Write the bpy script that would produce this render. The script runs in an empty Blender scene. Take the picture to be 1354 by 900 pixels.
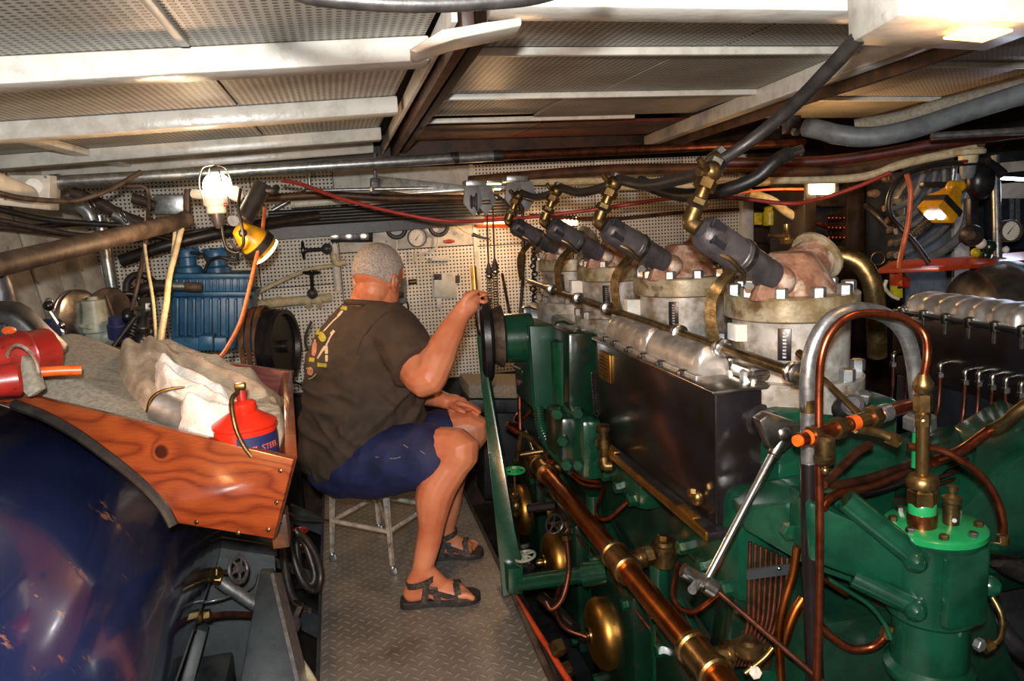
import bpy, bmesh, math, random
from mathutils import Vector, Matrix, noise
from mathutils.bvhtree import BVHTree
SC = bpy.context.scene
COL = SC.collection
random.seed(7)
PI = math.pi
# ---------------------------------------------------------------- camera
CAM_H = 1.35
MC = Matrix(((0.97232532, 0.08825548, -0.21632022), (-0.22786681, 0.15383414, -0.96146335), (-0.05157698, 0.98414736, 0.16968732)))
cam = bpy.data.cameras.new('camera'); cam.sensor_width = 36; cam.lens = 36 * 1000 / 1354; cam.clip_start = .02
camo = bpy.data.objects.new('camera', cam); COL.objects.link(camo)
camo.matrix_world = Matrix.Translation((0, 0, CAM_H)) @ MC.to_4x4()
SC.camera = camo
# ---------------------------------------------------------------- world, flash, exposure
SC.view_settings.view_transform = 'Standard'; SC.view_settings.look = 'None'
SC.view_settings.gamma = 1; SC.view_settings.use_curve_mapping = False
SC.view_settings.exposure = 0.0
wd = bpy.data.worlds.new('world'); SC.world = wd; wd.use_nodes = True
wd.node_tree.nodes['Background'].inputs[0].default_value = (1, .86, .7, 1)
wd.node_tree.nodes['Background'].inputs[1].default_value = .10

def lamp(name, kind, loc, energy, color, size=.05, target=None, **kw):
    l = bpy.data.lights.new(name, kind); l.energy = energy; l.color = color
    if kind == 'AREA': l.size = size
    else: l.shadow_soft_size = size
    for k, v in kw.items(): setattr(l, k, v)
    o = bpy.data.objects.new(name, l); COL.objects.link(o); o.location = loc
    if target is not None:
        o.rotation_euler = (Vector(target) - Vector(loc)).to_track_quat('-Z', 'Y').to_euler()
    return o
lamp('camera_flash', 'SPOT', (-.02, -.03, 1.455), 195, (1, .98, .96), .025, (.45, 2.4, 1.25), spot_size=math.radians(150), spot_blend=.5)
# tungsten work lamps of the engine room (caged bulb built further down; the spot is an unseen lamp behind camera left)
lamp('work_lamp_glow', 'POINT', (-.42, 2.78, 1.30), 9, (1, .62, .34), .05)
lamp('unseen_work_light', 'SPOT', (-.75, -.25, 1.45), 120, (1, .46, .17), .06, (.70, 2.3, .62), spot_size=math.radians(50), spot_blend=.5)

# ---------------------------------------------------------------- pixel -> point helpers (a pixel plus its real depth)
def ray(px, py): return MC @ Vector((px - 677, 450 - py, -1000))
def w(px, py, Y=None, X=None, Z=None):
    d = ray(px, py)
    if X is not None: k = X / d[0]
    elif Z is not None: k = (Z - CAM_H) / d[2]
    else: k = Y / d[1]
    return Vector((d[0] * k, d[1] * k, CAM_H + d[2] * k))
def ws(pts): return [w(*p) if not isinstance(p, Vector) else p for p in pts]

# ---------------------------------------------------------------- materials
class NT:
    def __init__(s, name):
        s.m = bpy.data.materials.new(name); s.m.use_nodes = True
        s.t = s.m.node_tree; s.b = s.t.nodes['Principled BSDF']
        s.tc = None
    def n(s, typ, **kw):
        x = s.t.nodes.new(typ)
        for k, v in kw.items(): setattr(x, k, v)
        return x
    def l(s, a, b): s.t.links.new(a, b)
    def coord(s, kind='Object'):
        if not s.tc: s.tc = s.n('ShaderNodeTexCoord')
        return s.tc.outputs[kind]
    def map(s, scale=(1, 1, 1), rot=(0, 0, 0), kind='Object'):
        mp = s.n('ShaderNodeMapping'); s.l(s.coord(kind), mp.inputs[0])
        mp.inputs['Scale'].default_value = scale; mp.inputs['Rotation'].default_value = rot
        return mp.outputs[0]
    def noise(s, scale, detail=4, vec=None, rough=.55):
        x = s.n('ShaderNodeTexNoise'); x.inputs['Scale'].default_value = scale; x.inputs['Detail'].default_value = detail
        x.inputs['Roughness'].default_value = rough
        s.l(vec if vec else s.coord(), x.inputs['Vector']); return x.outputs['Fac']
    def ramp(s, fac, stops):
        r = s.n('ShaderNodeValToRGB'); e = r.color_ramp.elements
        while len(e) < len(stops): e.new(.5)
        for i, (p, c) in enumerate(stops):
            e[i].position = p; e[i].color = (*c, 1) if len(c) == 3 else c
        s.l(fac, r.inputs[0]); return r.outputs[0]
    def mix(s, fac, a, b):
        x = s.n('ShaderNodeMix', data_type='RGBA')
        for i, v in ((0, fac), (6, a), (7, b)):
            if hasattr(v, 'is_linked') or hasattr(v, 'links'): s.l(v, x.inputs[i])
            else: x.inputs[i].default_value = v if i == 0 else (*v, 1)
        return x.outputs[2]
    def math(s, op, a, b=None, c=None):
        x = s.n('ShaderNodeMath', operation=op)
        for i, v in enumerate((a, b, c)):
            if v is None: continue
            if hasattr(v, 'links'): s.l(v, x.inputs[i])
            else: x.inputs[i].default_value = v
        return x.outputs[0]
    def bump(s, h, strength=.3, dist=.002, prev=None):
        x = s.n('ShaderNodeBump'); x.inputs['Strength'].default_value = strength; x.inputs['Distance'].default_value = dist
        s.l(h, x.inputs['Height']); 
        if prev: s.l(prev, x.inputs['Normal'])
        s.l(x.outputs[0], s.b.inputs['Normal']); return x.outputs[0]
    def col(s, c):
        if hasattr(c, 'links'): s.l(c, s.b.inputs['Base Color'])
        else: s.b.inputs['Base Color'].default_value = (*c, 1)
    def set(s, rough=None, metal=None, **kw):
        if rough is not None:
            if hasattr(rough, 'links'): s.l(rough, s.b.inputs['Roughness'])
            else: s.b.inputs['Roughness'].default_value = rough
        if metal is not None:
            if hasattr(metal, 'links'): s.l(metal, s.b.inputs['Metallic'])
            else: s.b.inputs['Metallic'].default_value = metal
        for k, v in kw.items(): s.b.inputs[k.replace('_', ' ')].default_value = v
        return s

def hx(h):
    h = h.lstrip('#'); v = [int(h[i:i + 2], 16) / 255 for i in (0, 2, 4)]
    return tuple(c / 12.92 if c <= .04045 else ((c + .055) / 1.055) ** 2.4 for c in v)
def mul(c, k): return tuple(min(1, x * k) for x in c)

def simple(name, c, rough=.5, metal=0, c2=None, scale=14, spread=(.42, .62), bump=0, bscale=60, coat=0, spec=None, c3=None, s3=40, t3=(.62, .7)):
    """base colour with a second mottled colour, optional third speck colour"""
    m = NT(name)
    c = hx(c) if isinstance(c, str) else c
    out = c
    if c2 is not None:
        c2 = hx(c2) if isinstance(c2, str) else c2
        mid, hw = (spread[0] + spread[1]) / 2, (spread[1] - spread[0]) * .32
        mid = .5 + (mid - .5) * .6
        out = m.ramp(m.noise(scale * 1.7, 8, rough=.62), [(mid - hw, c), (mid + hw, c2)])
    if c3 is not None:
        c3 = hx(c3) if isinstance(c3, str) else c3
        f = m.ramp(m.noise(s3 * 1.6, 7, rough=.6), [(t3[0] - .03, (0, 0, 0)), (t3[1] - .05, (1, 1, 1))])
        out = m.mix(f, out if hasattr(out, 'links') else out, c3)
    m.col(out); m.set(rough, metal)
    if coat: m.set(Coat_Weight=coat, Coat_Roughness=.12)
    if spec is not None: m.b.inputs['Specular IOR Level'].default_value = spec
    if bump: m.bump(m.noise(bscale, 5), bump, .004)
    return m.m

def dots_node(m, pitch, rad, ax=(0, 1), soft=.012, rot=0):
    """grid of round holes, 1 outside .. 0 inside"""
    v = m.map((1 / pitch,) * 3, rot=(0, 0, rot))
    sp = m.n('ShaderNodeSeparateXYZ'); m.l(v, sp.inputs[0])
    d = None
    for a in ax:
        f = m.math('SUBTRACT', m.math('FRACT', sp.outputs[a]), .5)
        f2 = m.math('MULTIPLY', f, f)
        d = f2 if d is None else m.math('ADD', d, f2)
    r = rad / pitch
    x = m.n('ShaderNodeMapRange'); x.interpolation_type = 'SMOOTHSTEP'; m.l(d, x.inputs[0])
    x.inputs[1].default_value = (r * .8) ** 2; x.inputs[2].default_value = (r * 1.15) ** 2
    return x.outputs[0]

def perforated(name, c, cdirt, hole, pitch, rad, ax, rough=.45, bump=.5):
    m = NT(name)
    f = dots_node(m, pitch, rad, ax)
    base = m.ramp(m.noise(5, 6), [(.38, c), (.66, cdirt)])
    m.col(m.mix(f, hole, base)); m.set(rough)
    m.bump(f, bump, .004)
    return m.m

M = {}
M['white'] = simple('white_paint', '#d9d6cb', .38, 0, '#c2bcae', 9, (.45, .75), .25, 30, c3='#8d7f6a', s3=16, t3=(.68, .8))
M['white_gloss'] = simple('white_gloss_paint', '#e2dfd6', .25, 0, '#cbc6ba', 9, (.45, .75), .35, 40)
M['ceil_panel'] = perforated('perforated_ceiling_sheet', hx('#bcb8ae'), hx('#a39c90'), hx('#5d574b'), .0185, .0056, (0, 1), .45, .9)
M['peg'] = perforated('pegboard', hx('#e6e1d6'), hx('#d3cab9'), hx('#14100c'), .0205, .0050, (0, 2), .5, .5)
M['plank'] = simple('painted_plank', '#c9c2b5', .55, 0, '#a79f92', 5, (.4, .7), .3, 50, c3='#6d6355', s3=14, t3=(.66, .78))
M['dark_wood'] = simple('stained_dark_wood', '#3a2416', .55, 0, '#1d120c', 8, (.4, .65), .2, 40)
M['warm_wood'] = simple('oily_brown_board', '#5a3a22', .5, 0, '#38241a', 7, (.4, .65), .2, 40)
M['red_wood'] = simple('red_primer_board', '#63291f', .5, 0, '#3c1b14', 8, (.4, .7), .2)
M['black'] = simple('black_paint', '#17171a', .4, 0, '#26252a', 10, (.45, .7), .2)
M['rubber'] = simple('black_rubber', '#1c1a19', .42, 0, '#2c2825', 20, (.4, .7), .15, 90)
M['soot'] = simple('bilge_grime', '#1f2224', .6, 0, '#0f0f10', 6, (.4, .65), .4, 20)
M['grey_steel'] = simple('grey_painted_steel', '#30373a', .5, 0, '#1f2427', 6, (.4, .7), .3, 25, c3='#6f5a40', s3=9, t3=(.68, .8))
M['navy'] = None
M['galv'] = simple('galvanised_steel', '#a9adad', .35, .85, '#8b8f90', 25, (.4, .6), .1, 80)
M['steel'] = simple('bright_steel', '#b9b7b2', .28, 1, '#8f8c86', 12, (.4, .65), .1)
M['chrome'] = simple('chromed_steel', '#d4d4d4', .16, 1)
M['alu'] = simple('polished_aluminium', '#cfccc6', .42, .8, '#a9a59d', 10, (.4, .7), .35, 26)
M['alu_white'] = simple('aluminium_paint', '#a9a8a2', .42, .2, '#7d7a71', 10, (.36, .66), .4, 26, c3='#6f6046', s3=9, t3=(.56, .70))
M['alu_dirty'] = simple('oily_aluminium_paint', '#9a937c', .36, .2, '#6f6244', 9, (.36, .64), .35, 26, c3='#54422a', s3=11, t3=(.56, .70))
M['brass'] = simple('brass', '#94784a', .32, .95, '#6a5230', 14, (.4, .7), .15, 60)
M['brass_dull'] = simple('tarnished_brass', '#75623f', .38, .9, '#4c3d22', 16, (.38, .66), .2, 60)
M['brass_gold'] = simple('polished_brass', '#c2954a', .40, 1, '#a07434', 8, (.4, .7))
M['copper'] = simple('copper', '#a5583a', .3, .95, '#7a3d26', 18, (.4, .7), .1, 60)
M['copper_bright'] = simple('bright_copper', '#b0682f', .34, 1, '#8a4c24', 8, (.4, .7))
M['copper_dark'] = simple('dull_copper', '#6b4030', .4, .85, '#43291d', 14, (.4, .68), .15)
M['rust'] = simple('rusted_pipe', '#54483e', .6, .3, '#3a2c22', 10, (.38, .62), .4, 40)
M['rust_red'] = simple('rusty_casting', '#6d4c3a', .5, .2, '#93705c', 13, (.38, .62), .5, 40, c3='#b3a698', s3=10, t3=(.53, .66))
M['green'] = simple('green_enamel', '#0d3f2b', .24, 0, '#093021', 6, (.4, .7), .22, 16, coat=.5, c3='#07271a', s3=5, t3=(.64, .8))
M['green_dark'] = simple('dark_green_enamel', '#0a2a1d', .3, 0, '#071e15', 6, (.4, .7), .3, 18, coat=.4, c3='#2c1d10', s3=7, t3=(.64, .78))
M['green_bright'] = simple('bright_green_enamel', '#1c8a4e', .28, 0, '#157a43', 9, (.4, .7), .15, coat=.4)
M['green_box'] = simple('teal_green_enamel', '#124031', .4, 0, '#0f362a', 7, (.4, .7), .1)
M['black_gloss'] = simple('black_gloss_enamel', '#120d0b', .30, 0, '#16151a', 6, (.4, .7), .12, 9, coat=.3, c3='#7c6d60', s3=46, t3=(.755, .785))
M['black_cast'] = simple('black_casting', '#121214', .33, 0, '#1f1d1f', 14, (.4, .7), .3, 30)
M['blue'] = simple('blue_machine_paint', '#296088', .4, 0, '#1f4c6c', 7, (.4, .7), .3, 20, c3='#1c3344', s3=9, t3=(.64, .78))
M['grey_cast'] = simple('dark_grey_casting', '#4c4a4e', .42, .25, '#38363a', 10, (.4, .66), .5, 45, c3='#6c6056', s3=12, t3=(.64, .8))
M['grey_green'] = simple('grey_green_pump_paint', '#8f9687', .4, 0, '#777c6e', 12, (.4, .7), .3, c3='#4e4638', s3=12, t3=(.64, .76))
M['wire_cream'] = simple('cream_cable_sheath', '#cfc3a0', .5, 0, '#b3a37c', 20, (.4, .7))
M['wire_brown'] = simple('brown_cable_sheath', '#4a3a33', .5, 0, '#32261f', 20, (.4, .7))
M['wire_red'] = simple('red_cord_sheath', '#a33a30', .45, 0, '#8a2f28', 20, (.4, .7))
M['wire_orange'] = simple('orange_cord_sheath', '#d2693a', .45, 0, '#b9552c', 20, (.4, .7))
M['orange_plastic'] = simple('orange_plastic', '#e0601c', .35, 0, '#c44d14', 20, (.4, .7))
M['yellow_plastic'] = simple('yellow_plastic', '#d59a18', .35, 0, '#c18712', 20, (.4, .7))
M['yellow'] = simple('yellow_paint', '#b5a81e', .4, 0, '#8f8416', 20, (.4, .7))
M['red_paint'] = simple('red_paint', '#9c241a', .32, 0, '#7c1a13', 10, (.4, .7), .1, c3='#5c1712', s3=18, t3=(.66, .76))
M['red_oxide'] = simple('orange_red_enamel', '#b5401c', .3, 0, '#9c3417', 10, (.4, .7))
M['red_plastic'] = simple('red_plastic', '#cf2a14', .3, 0, '#bb2411', 10, (.4, .7))
M['label_blue'] = simple('blue_label', '#20264f', .45)
M['glass_white'] = simple('gauge_dial', '#ddd9cc', .4, 0, '#cfc8b6', 9, (.4, .7))
M['canvas'] = simple('grey_canvas', '#928a79', .8, 0, '#7d7566', 60, (.4, .65), .5, 200)
M['towel'] = simple('tan_terry_towel', '#b59f84', .95, 0, '#8f7d68', 9, (.35, .68), .9, 190)
M['rag'] = simple('white_terry_rag', '#e8e0d4', .95, 0, '#cbbfb2', 10, (.4, .7), .8, 200)
M['grey_plank'] = simple('grey_floor_paint', '#6e7376', .5, 0, '#5b5f61', 12, (.4, .7), .2)
M['stool'] = simple('worn_white_paint_steel', '#b7b3a9', .45, .1, '#8d877a', 14, (.4, .66), .25, 50, c3='#6a5038', s3=22, t3=(.64, .74))
M['dark_box'] = simple('brown_black_panel', '#2b2119', .35, .1, '#1c1611', 8, (.4, .7), .15)
M['black_panel'] = simple('blue_black_panel', '#20252e', .28, .1, '#191d24', 8, (.4, .7), .1)
M['silver_dome'] = simple('silver_dome_metal', '#9a958a', .3, .9, '#6f6a60', 6, (.4, .7), .15)

def emis(name, c, k):
    m = NT(name); m.col(c); m.b.inputs['Emission Color'].default_value = (*c, 1); m.b.inputs['Emission Strength'].default_value = k
    return m.m
M['bulb'] = emis('lit_bulb', (1, .86, .6), 12)
M['lamp_orange'] = emis('lit_orange_lamp', (1, .42, .12), 7)
M['lamp_warm'] = emis('lit_warm_lamp', (1, .66, .30), 8)
M['tube_cold'] = emis('lit_fluorescent_tube', (.72, .76, 1), 14)

def tread():
    m = NT('steel_tread_plate')
    v = m.map((1 / .034, 1 / .034, 1), rot=(0, 0, math.radians(45)))
    sp = m.n('ShaderNodeSeparateXYZ'); m.l(v, sp.inputs[0])
    fx = m.math('FLOOR', sp.outputs[0]); fy = m.math('FLOOR', sp.outputs[1])
    par = m.math('MODULO', m.math('ABSOLUTE', m.math('ADD', fx, fy)), 2)
    ax = m.math('ABSOLUTE', m.math('SUBTRACT', m.math('FRACT', sp.outputs[0]), .5))
    ay = m.math('ABSOLUTE', m.math('SUBTRACT', m.math('FRACT', sp.outputs[1]), .5))
    def bar(a, b):   # long in a, thin in b
        d = m.math('ADD', m.math('POWER', m.math('DIVIDE', a, .46), 2), m.math('POWER', m.math('DIVIDE', b, .15), 2))
        x = m.n('ShaderNodeMapRange'); x.interpolation_type = 'SMOOTHSTEP'; m.l(d, x.inputs[0])
        x.inputs[1].default_value = .5; x.inputs[2].default_value = 1.1; x.inputs[3].default_value = 1; x.inputs[4].default_value = 0
        return x.outputs[0]
    b1, b2 = bar(ax, ay), bar(ay, ax)
    mx = m.n('ShaderNodeMix'); m.l(par, mx.inputs[0]); m.l(b1, mx.inputs[2]); m.l(b2, mx.inputs[3])
    h = mx.outputs[0]
    base = m.ramp(m.noise(3.5, 7), [(.35, hx('#77716a')), (.55, hx('#8f8a82')), (.72, hx('#6b5d4e'))])
    m.col(m.mix(m.math('MULTIPLY', h, .45), base, hx('#b8b4ac'))); m.set(.42, .45)
    m.bump(h, .7, .003); return m.m
M['tread'] = tread()

def wood(name, a, b, c, rough=.22, knot=None, scale=1.0):
    """flat sawn board: long grain lines that swell round a knot"""
    m = NT(name)
    co = m.map((1, 1, 1), (0, math.radians(-20), 0))
    sp = m.n('ShaderNodeSeparateXYZ'); m.l(co, sp.inputs[0])
    warp = m.noise(3.2, 2, m.map((1, .5, 2.2), (0, math.radians(-20), 0)))
    ph = m.math('ADD', m.math('MULTIPLY', sp.outputs[2], 26 * scale), m.math('MULTIPLY', warp, 9))
    dk = None
    if knot is not None:
        d = m.n('ShaderNodeVectorMath', operation='DISTANCE'); m.l(m.coord(), d.inputs[0]); d.inputs[1].default_value = knot
        dk = m.math('DIVIDE', d.outputs['Value'], .014)
        ph = m.math('ADD', ph, m.math('MULTIPLY', m.math('DIVIDE', 1, m.math('ADD', m.math('MULTIPLY', dk, dk), .6)), 2.5))
    line = m.math('ABSOLUTE', m.math('SUBTRACT', m.math('FRACT', ph), .5))
    line = m.math('POWER', m.math('MULTIPLY', line, 2), 2.2)
    fine = m.noise(16, 6, m.map((1.5, 6, 34), (0, math.radians(-20), 0)))
    big = m.noise(2.6, 3)
    f = m.math('ADD', m.math('ADD', m.math('MULTIPLY', line, .30), m.math('MULTIPLY', fine, .45)), m.math('MULTIPLY', big, .35))
    col = m.ramp(f, [(.30, a), (.55, b), (.85, c)])
    if dk is not None:
        k = m.n('ShaderNodeMapRange'); k.interpolation_type = 'SMOOTHSTEP'; m.l(dk, k.inputs[0]); k.inputs[1].default_value = .75; k.inputs[2].default_value = 1.15; k.inputs[3].default_value = 1; k.inputs[4].default_value = 0
        col = m.mix(k.outputs[0], col, hx('#38150c'))
    m.col(col); m.set(rough, 0, Coat_Weight=.6, Coat_Roughness=.1)
    m.bump(f, .10, .002); return m.m
M['mahogany'] = wood('varnished_mahogany', hx('#87411c'), hx('#6e2f14'), hx('#481a0b'), .22, (-.376, 1.585, .909))
M['mahogany_dark'] = wood('worn_red_brown_board', hx('#6e3022'), hx('#58231a'), hx('#3b1510'), .4)

def navy():
    m = NT('navy_gloss_enamel')
    base = m.ramp(m.noise(3, 6), [(.35, hx('#141d38')), (.55, hx('#1a2446')), (.75, hx('#262f50'))])
    v = m.map((3, 3, 1.1))
    f = m.ramp(m.noise(5.5, 6, v, .6), [(.635, (0, 0, 0)), (.67, (1, 1, 1))])
    sc = m.ramp(m.noise(7, 2, m.map((1, 1, 1))), [(.5, (0, 0, 0)), (.56, (1, 1, 1))])
    ff = m.math('MULTIPLY', f, sc)
    m.col(m.mix(ff, base, hx('#8a5b42'))); m.set(.16, 0, Coat_Weight=.4, Coat_Roughness=.06)
    m.bump(m.noise(8, 5), .12, .006); return m.m
M['navy'] = navy()

# ---------------------------------------------------------------- geometry
def catmull(P, seg=6, closed=False):
    if len(P) < 3 and not closed: return P
    out = []; n = len(P)
    for i in range(n if closed else n - 1):
        if closed: a, b, c, d = P[(i - 1) % n], P[i], P[(i + 1) % n], P[(i + 2) % n]
        else:
            b, c = P[i], P[i + 1]
            a = P[i - 1] if i else b * 2 - c
            d = P[i + 2] if i + 2 < n else c * 2 - b
        for k in range(seg):
            t = k / seg
            out.append(.5 * ((2 * b) + (c - a) * t + (2 * a - 5 * b + 4 * c - d) * t * t + (3 * b - a - 3 * c + d) * t ** 3))
    if not closed: out.append(P[-1].copy())
    return out
def frame(d):
    d = Vector(d).normalized()
    up = Vector((0, 0, 1)) if abs(d.z) < .9 else Vector((1, 0, 0))
    x = d.cross(up).normalized(); return x, x.cross(d).normalized(), d

class G:
    def __init__(s): s.bm = bmesh.new()
    def rings(s, rings, cap=True, closed=False):
        R = [[s.bm.verts.new(p) for p in r] for r in rings]; n = len(R[0])
        for a, b in zip(R, R[1:] + ([R[0]] if closed else [])):
            for i in range(n): s.bm.faces.new((a[i], a[(i + 1) % n], b[(i + 1) % n], b[i]))
        if cap and not closed:
            s.bm.faces.new(list(reversed(R[0]))); s.bm.faces.new(R[-1])
        return s
    def lathe(s, p0, d, prof, n=20, cap=True):
        """profile of (distance along axis, radius)"""
        x, y, z = frame(d); p0 = Vector(p0); R = []
        for t, r in prof:
            r = max(r, 1e-4)
            R.append([p0 + z * t + (x * math.cos(2 * PI * i / n) + y * math.sin(2 * PI * i / n)) * r for i in range(n)])
        return s.rings(R, cap)
    def cyl(s, p0, p1, r0, r1=None, n=16, bev=0):
        p0, p1 = Vector(p0), Vector(p1); L = (p1 - p0).length; r1 = r0 if r1 is None else r1
        if bev: pr = [(0, r0 - bev), (bev, r0), (L - bev, r1), (L, r1 - bev)]
        else: pr = [(0, r0), (L, r1)]
        return s.lathe(p0, p1 - p0, pr, n)
    def hexa(s, p0, p1, r): 
        p0, p1 = Vector(p0), Vector(p1); L = (p1 - p0).length; b = min(.15 * r, .3 * L)
        return s.lathe(p0, p1 - p0, [(0, r), (L - b, r), (L, r - b)], 6)
    def tube(s, P, r, n=8, seg=6, smooth=True, closed=False):
        P = ws(P)
        if smooth: P = catmull(P, seg, closed)
        N = len(P); R = []; px = None
        for i in range(N):
            if closed: t = P[(i + 1) % N] - P[i - 1]
            else: t = P[min(i + 1, N - 1)] - P[max(i - 1, 0)]
            t.normalize()
            if px is None: px = frame(t)[0]
            px = (px - t * px.dot(t)).normalized(); py = t.cross(px)
            rr = r(i / (N - 1)) if callable(r) else r
            R.append([P[i] + (px * math.cos(2 * PI * k / n) + py * math.sin(2 * PI * k / n)) * rr for k in range(n)])
        return s.rings(R, True, closed)
    def ball(s, c, r, u=16, v=10, rot=None):
        c = Vector(c); r = Vector((r, r, r)) if not hasattr(r, '__len__') else Vector(r)
        R = []
        for j in range(v + 1):
            a = PI * j / v; sa = max(math.sin(a), .002)
            ring = []
            for i in range(u):
                p = Vector((r.x * sa * math.cos(2 * PI * i / u), r.y * sa * math.sin(2 * PI * i / u), -r.z * math.cos(a)))
                ring.append(c + (rot @ p if rot else p))
            R.append(ring)
        return s.rings(R)
    def torus(s, c, ax, R, r, n=28, m=8, a0=0, a1=2 * PI, sx=1):
        x, y, z = frame(ax); c = Vector(c); full = abs(a1 - a0 - 2 * PI) < 1e-6
        k = n if full else n + 1
        P = [c + (x * math.cos(a0 + (a1 - a0) * i / n) * sx + y * math.sin(a0 + (a1 - a0) * i / n)) * R for i in range(k)]
        return s.tube(P, r, m, smooth=False, closed=full)
    def hull(s, pts):
        vs = [s.bm.verts.new(p) for p in pts]
        r = bmesh.ops.convex_hull(s.bm, input=vs); 
        bmesh.ops.delete(s.bm, geom=[v for v in r['geom_interior'] if isinstance(v, bmesh.types.BMVert)], context='VERTS'); return s
    def box(s, c, size, rot=None, bev=0):
        c = Vector(c); h = Vector(size) * .5
        r = bmesh.ops.create_cube(s.bm, size=1); vs = r['verts']
        for v in vs:
            p = Vector((v.co.x * 2 * h.x, v.co.y * 2 * h.y, v.co.z * 2 * h.z)); v.co = c + (rot @ p if rot else p)
        if bev:
            es = list({e for v in vs for e in v.link_edges})
            bmesh.ops.bevel(s.bm, geom=es, offset=bev, segments=2, affect='EDGES', profile=.5)
        return s
    def slab(s, q, t, bev=0):
        """quad of four points given thickness t along its normal"""
        q = ws(q); nrm = (q[1] - q[0]).cross(q[2] - q[0]).normalized() * t
        return s.prism(q, nrm, bev)
    def prism(s, poly, ext, bev=0):
        poly = [Vector(p) for p in poly]; ext = Vector(ext)
        a = [s.bm.verts.new(p) for p in poly]; b = [s.bm.verts.new(p + ext) for p in poly]; n = len(a)
        fs = [s.bm.faces.new(list(reversed(a))), s.bm.faces.new(b)]
        for i in range(n): fs.append(s.bm.faces.new((a[i], a[(i + 1) % n], b[(i + 1) % n], b[i])))
        if bev:
            bmesh.ops.bevel(s.bm, geom=list({e for f in fs for e in f.edges}), offset=bev, segments=2, affect='EDGES', profile=.5)
        return s
    def spring(s, p0, p1, R, r, turns, n=10, m=5):
        x, y, z = frame(Vector(p1) - Vector(p0)); L = (Vector(p1) - Vector(p0)).length; k = int(turns * n)
        P = [Vector(p0) + z * L * i / k + (x * math.cos(2 * PI * i / n) + y * math.sin(2 * PI * i / n)) * R for i in range(k + 1)]
        return s.tube(P, r, m, smooth=False)
    def out(s, name, mat, parent=None, ang=38, smooth=True):
        bmesh.ops.recalc_face_normals(s.bm, faces=s.bm.faces[:])
        me = bpy.data.meshes.new(name); s.bm.to_mesh(me); s.bm.free()
        return mesh_obj(name, me, mat, parent, ang, smooth)

def mesh_obj(name, me, mat, parent=None, ang=38, smooth=True):
    me.materials.append(M[mat] if isinstance(mat, str) else mat)
    if smooth:
        for p in me.polygons: p.use_smooth = True
        me.set_sharp_from_angle(angle=math.radians(ang))
    o = bpy.data.objects.new(name, me); COL.objects.link(o)
    if parent is not None: adopt(o, parent)
    return o
def world_of(o):
    m = o.matrix_basis.copy()
    return world_of(o.parent) @ o.matrix_parent_inverse @ m if o.parent else m
def adopt(o, parent):
    o.parent = parent; o.matrix_parent_inverse = world_of(parent).inverted(); return o
def thing(name, label, cat, loc=(0, 0, 0), group=None):
    o = bpy.data.objects.new(name, None); COL.objects.link(o); o.location = loc; o.empty_display_size = .05
    return tag(o, label, cat, group)
def tag(o, label=None, cat=None, group=None, kind=None):
    for k, v in (('label', label), ('category', cat), ('group', group), ('kind', kind)):
        if v: o[k] = v
    return o
def struct(o): o['kind'] = 'structure'; return o
def dup(o, off, label=None, group=None, parent=None):
    c = o.copy(); COL.objects.link(c)
    if parent is None:
        c.location = Vector(o.location) + Vector(off)
        if label: c['label'] = label
        if group: c['group'] = group
    else:
        inv = o.matrix_parent_inverse.copy(); c.parent = parent; c.matrix_parent_inverse = inv
    for ch in list(o.children): dup(ch, (0, 0, 0), parent=c)
    return c
def cyl(name, mat, par, p0, p1, r0, r1=None, n=16, bev=0): return G().cyl(p0, p1, r0, r1, n, bev).out(name, mat, par)
def tube(name, mat, par, P, r, n=8, seg=6, smooth=True): return G().tube(P, r, n, seg, smooth).out(name, mat, par, 60)
def box(name, mat, par, c, size, rot=None, bev=0): return G().box(c, size, rot, bev).out(name, mat, par)
def ball(name, mat, par, c, r, u=16, v=10, rot=None): return G().ball(c, r, u, v, rot).out(name, mat, par, 80)
def torus(name, mat, par, c, ax, R, r, n=28, m=8): return G().torus(c, ax, R, r, n, m).out(name, mat, par, 80)
def nut(name, mat, par, p0, d, h, r): 
    p0 = Vector(p0); return G().hexa(p0, p0 + Vector(d).normalized() * h, r).out(name, mat, par, 25)
def rotz(a): return Matrix.Rotation(a, 3, 'Z')
def cable(name, mat, label, cat, P, r, group=None, n=8): 
    return tag(tube(name, mat, None, P, r, n), label, cat, group)
def handwheel(par, name, mat, c, ax, R, r=.006, spokes=5):
    c = Vector(c); x, y, z = frame(ax); g = G(); g.torus(c, ax, R, r, 24, 7)
    for i in range(spokes):
        a = 2 * PI * i / spokes; g.tube([c + z * r, c + (x * math.cos(a) + y * math.sin(a)) * R * .96], r * .7, 6)
    g.cyl(c - z * r * 1.6, c + z * r * 1.8, r * 2.2, n=10)
    return g.out(name, mat, par, 50)
# ================================================================ SETTING
# floor: steel tread plate walkway with a dark bilge below
struct(G().box((.17, 2.4, -.004), (.66, 4.0, .008)).out('floor', 'tread'))
struct(G().box((1.0, 2.0, -.47), (6.6, 5.2, .04)).out('floor', 'soot'))
tr = struct(G().box((.507, 2.4, -.02), (.014, 4.0, .05)).out('trim_1', 'black'))
struct(G().box((-.165, 2.4, -.05), (.012, 4.0, .1)).out('trim_2', 'grey_steel'))
YW = 4.4
wb = struct(box('wall_back', 'dark_wood', None, (1.2, YW + .06, .65), (6.2, .05, 2.3)))
def peg(x0, x1, z0, z1, mat='peg', y=YW):
    g = .0025
    return G().box(((x0 + x1) / 2, y + .008, (z0 + z1) / 2), (x1 - x0 - 2 * g, .016, z1 - z0 - 2 * g), bev=.0015).out('pegboard_panel', mat, wb)
zs = [-.2, .38, .62, .99, 1.62]
xs = [-1.3, -.42, .02, .80, 1.55, 2.12, 2.56]
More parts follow.
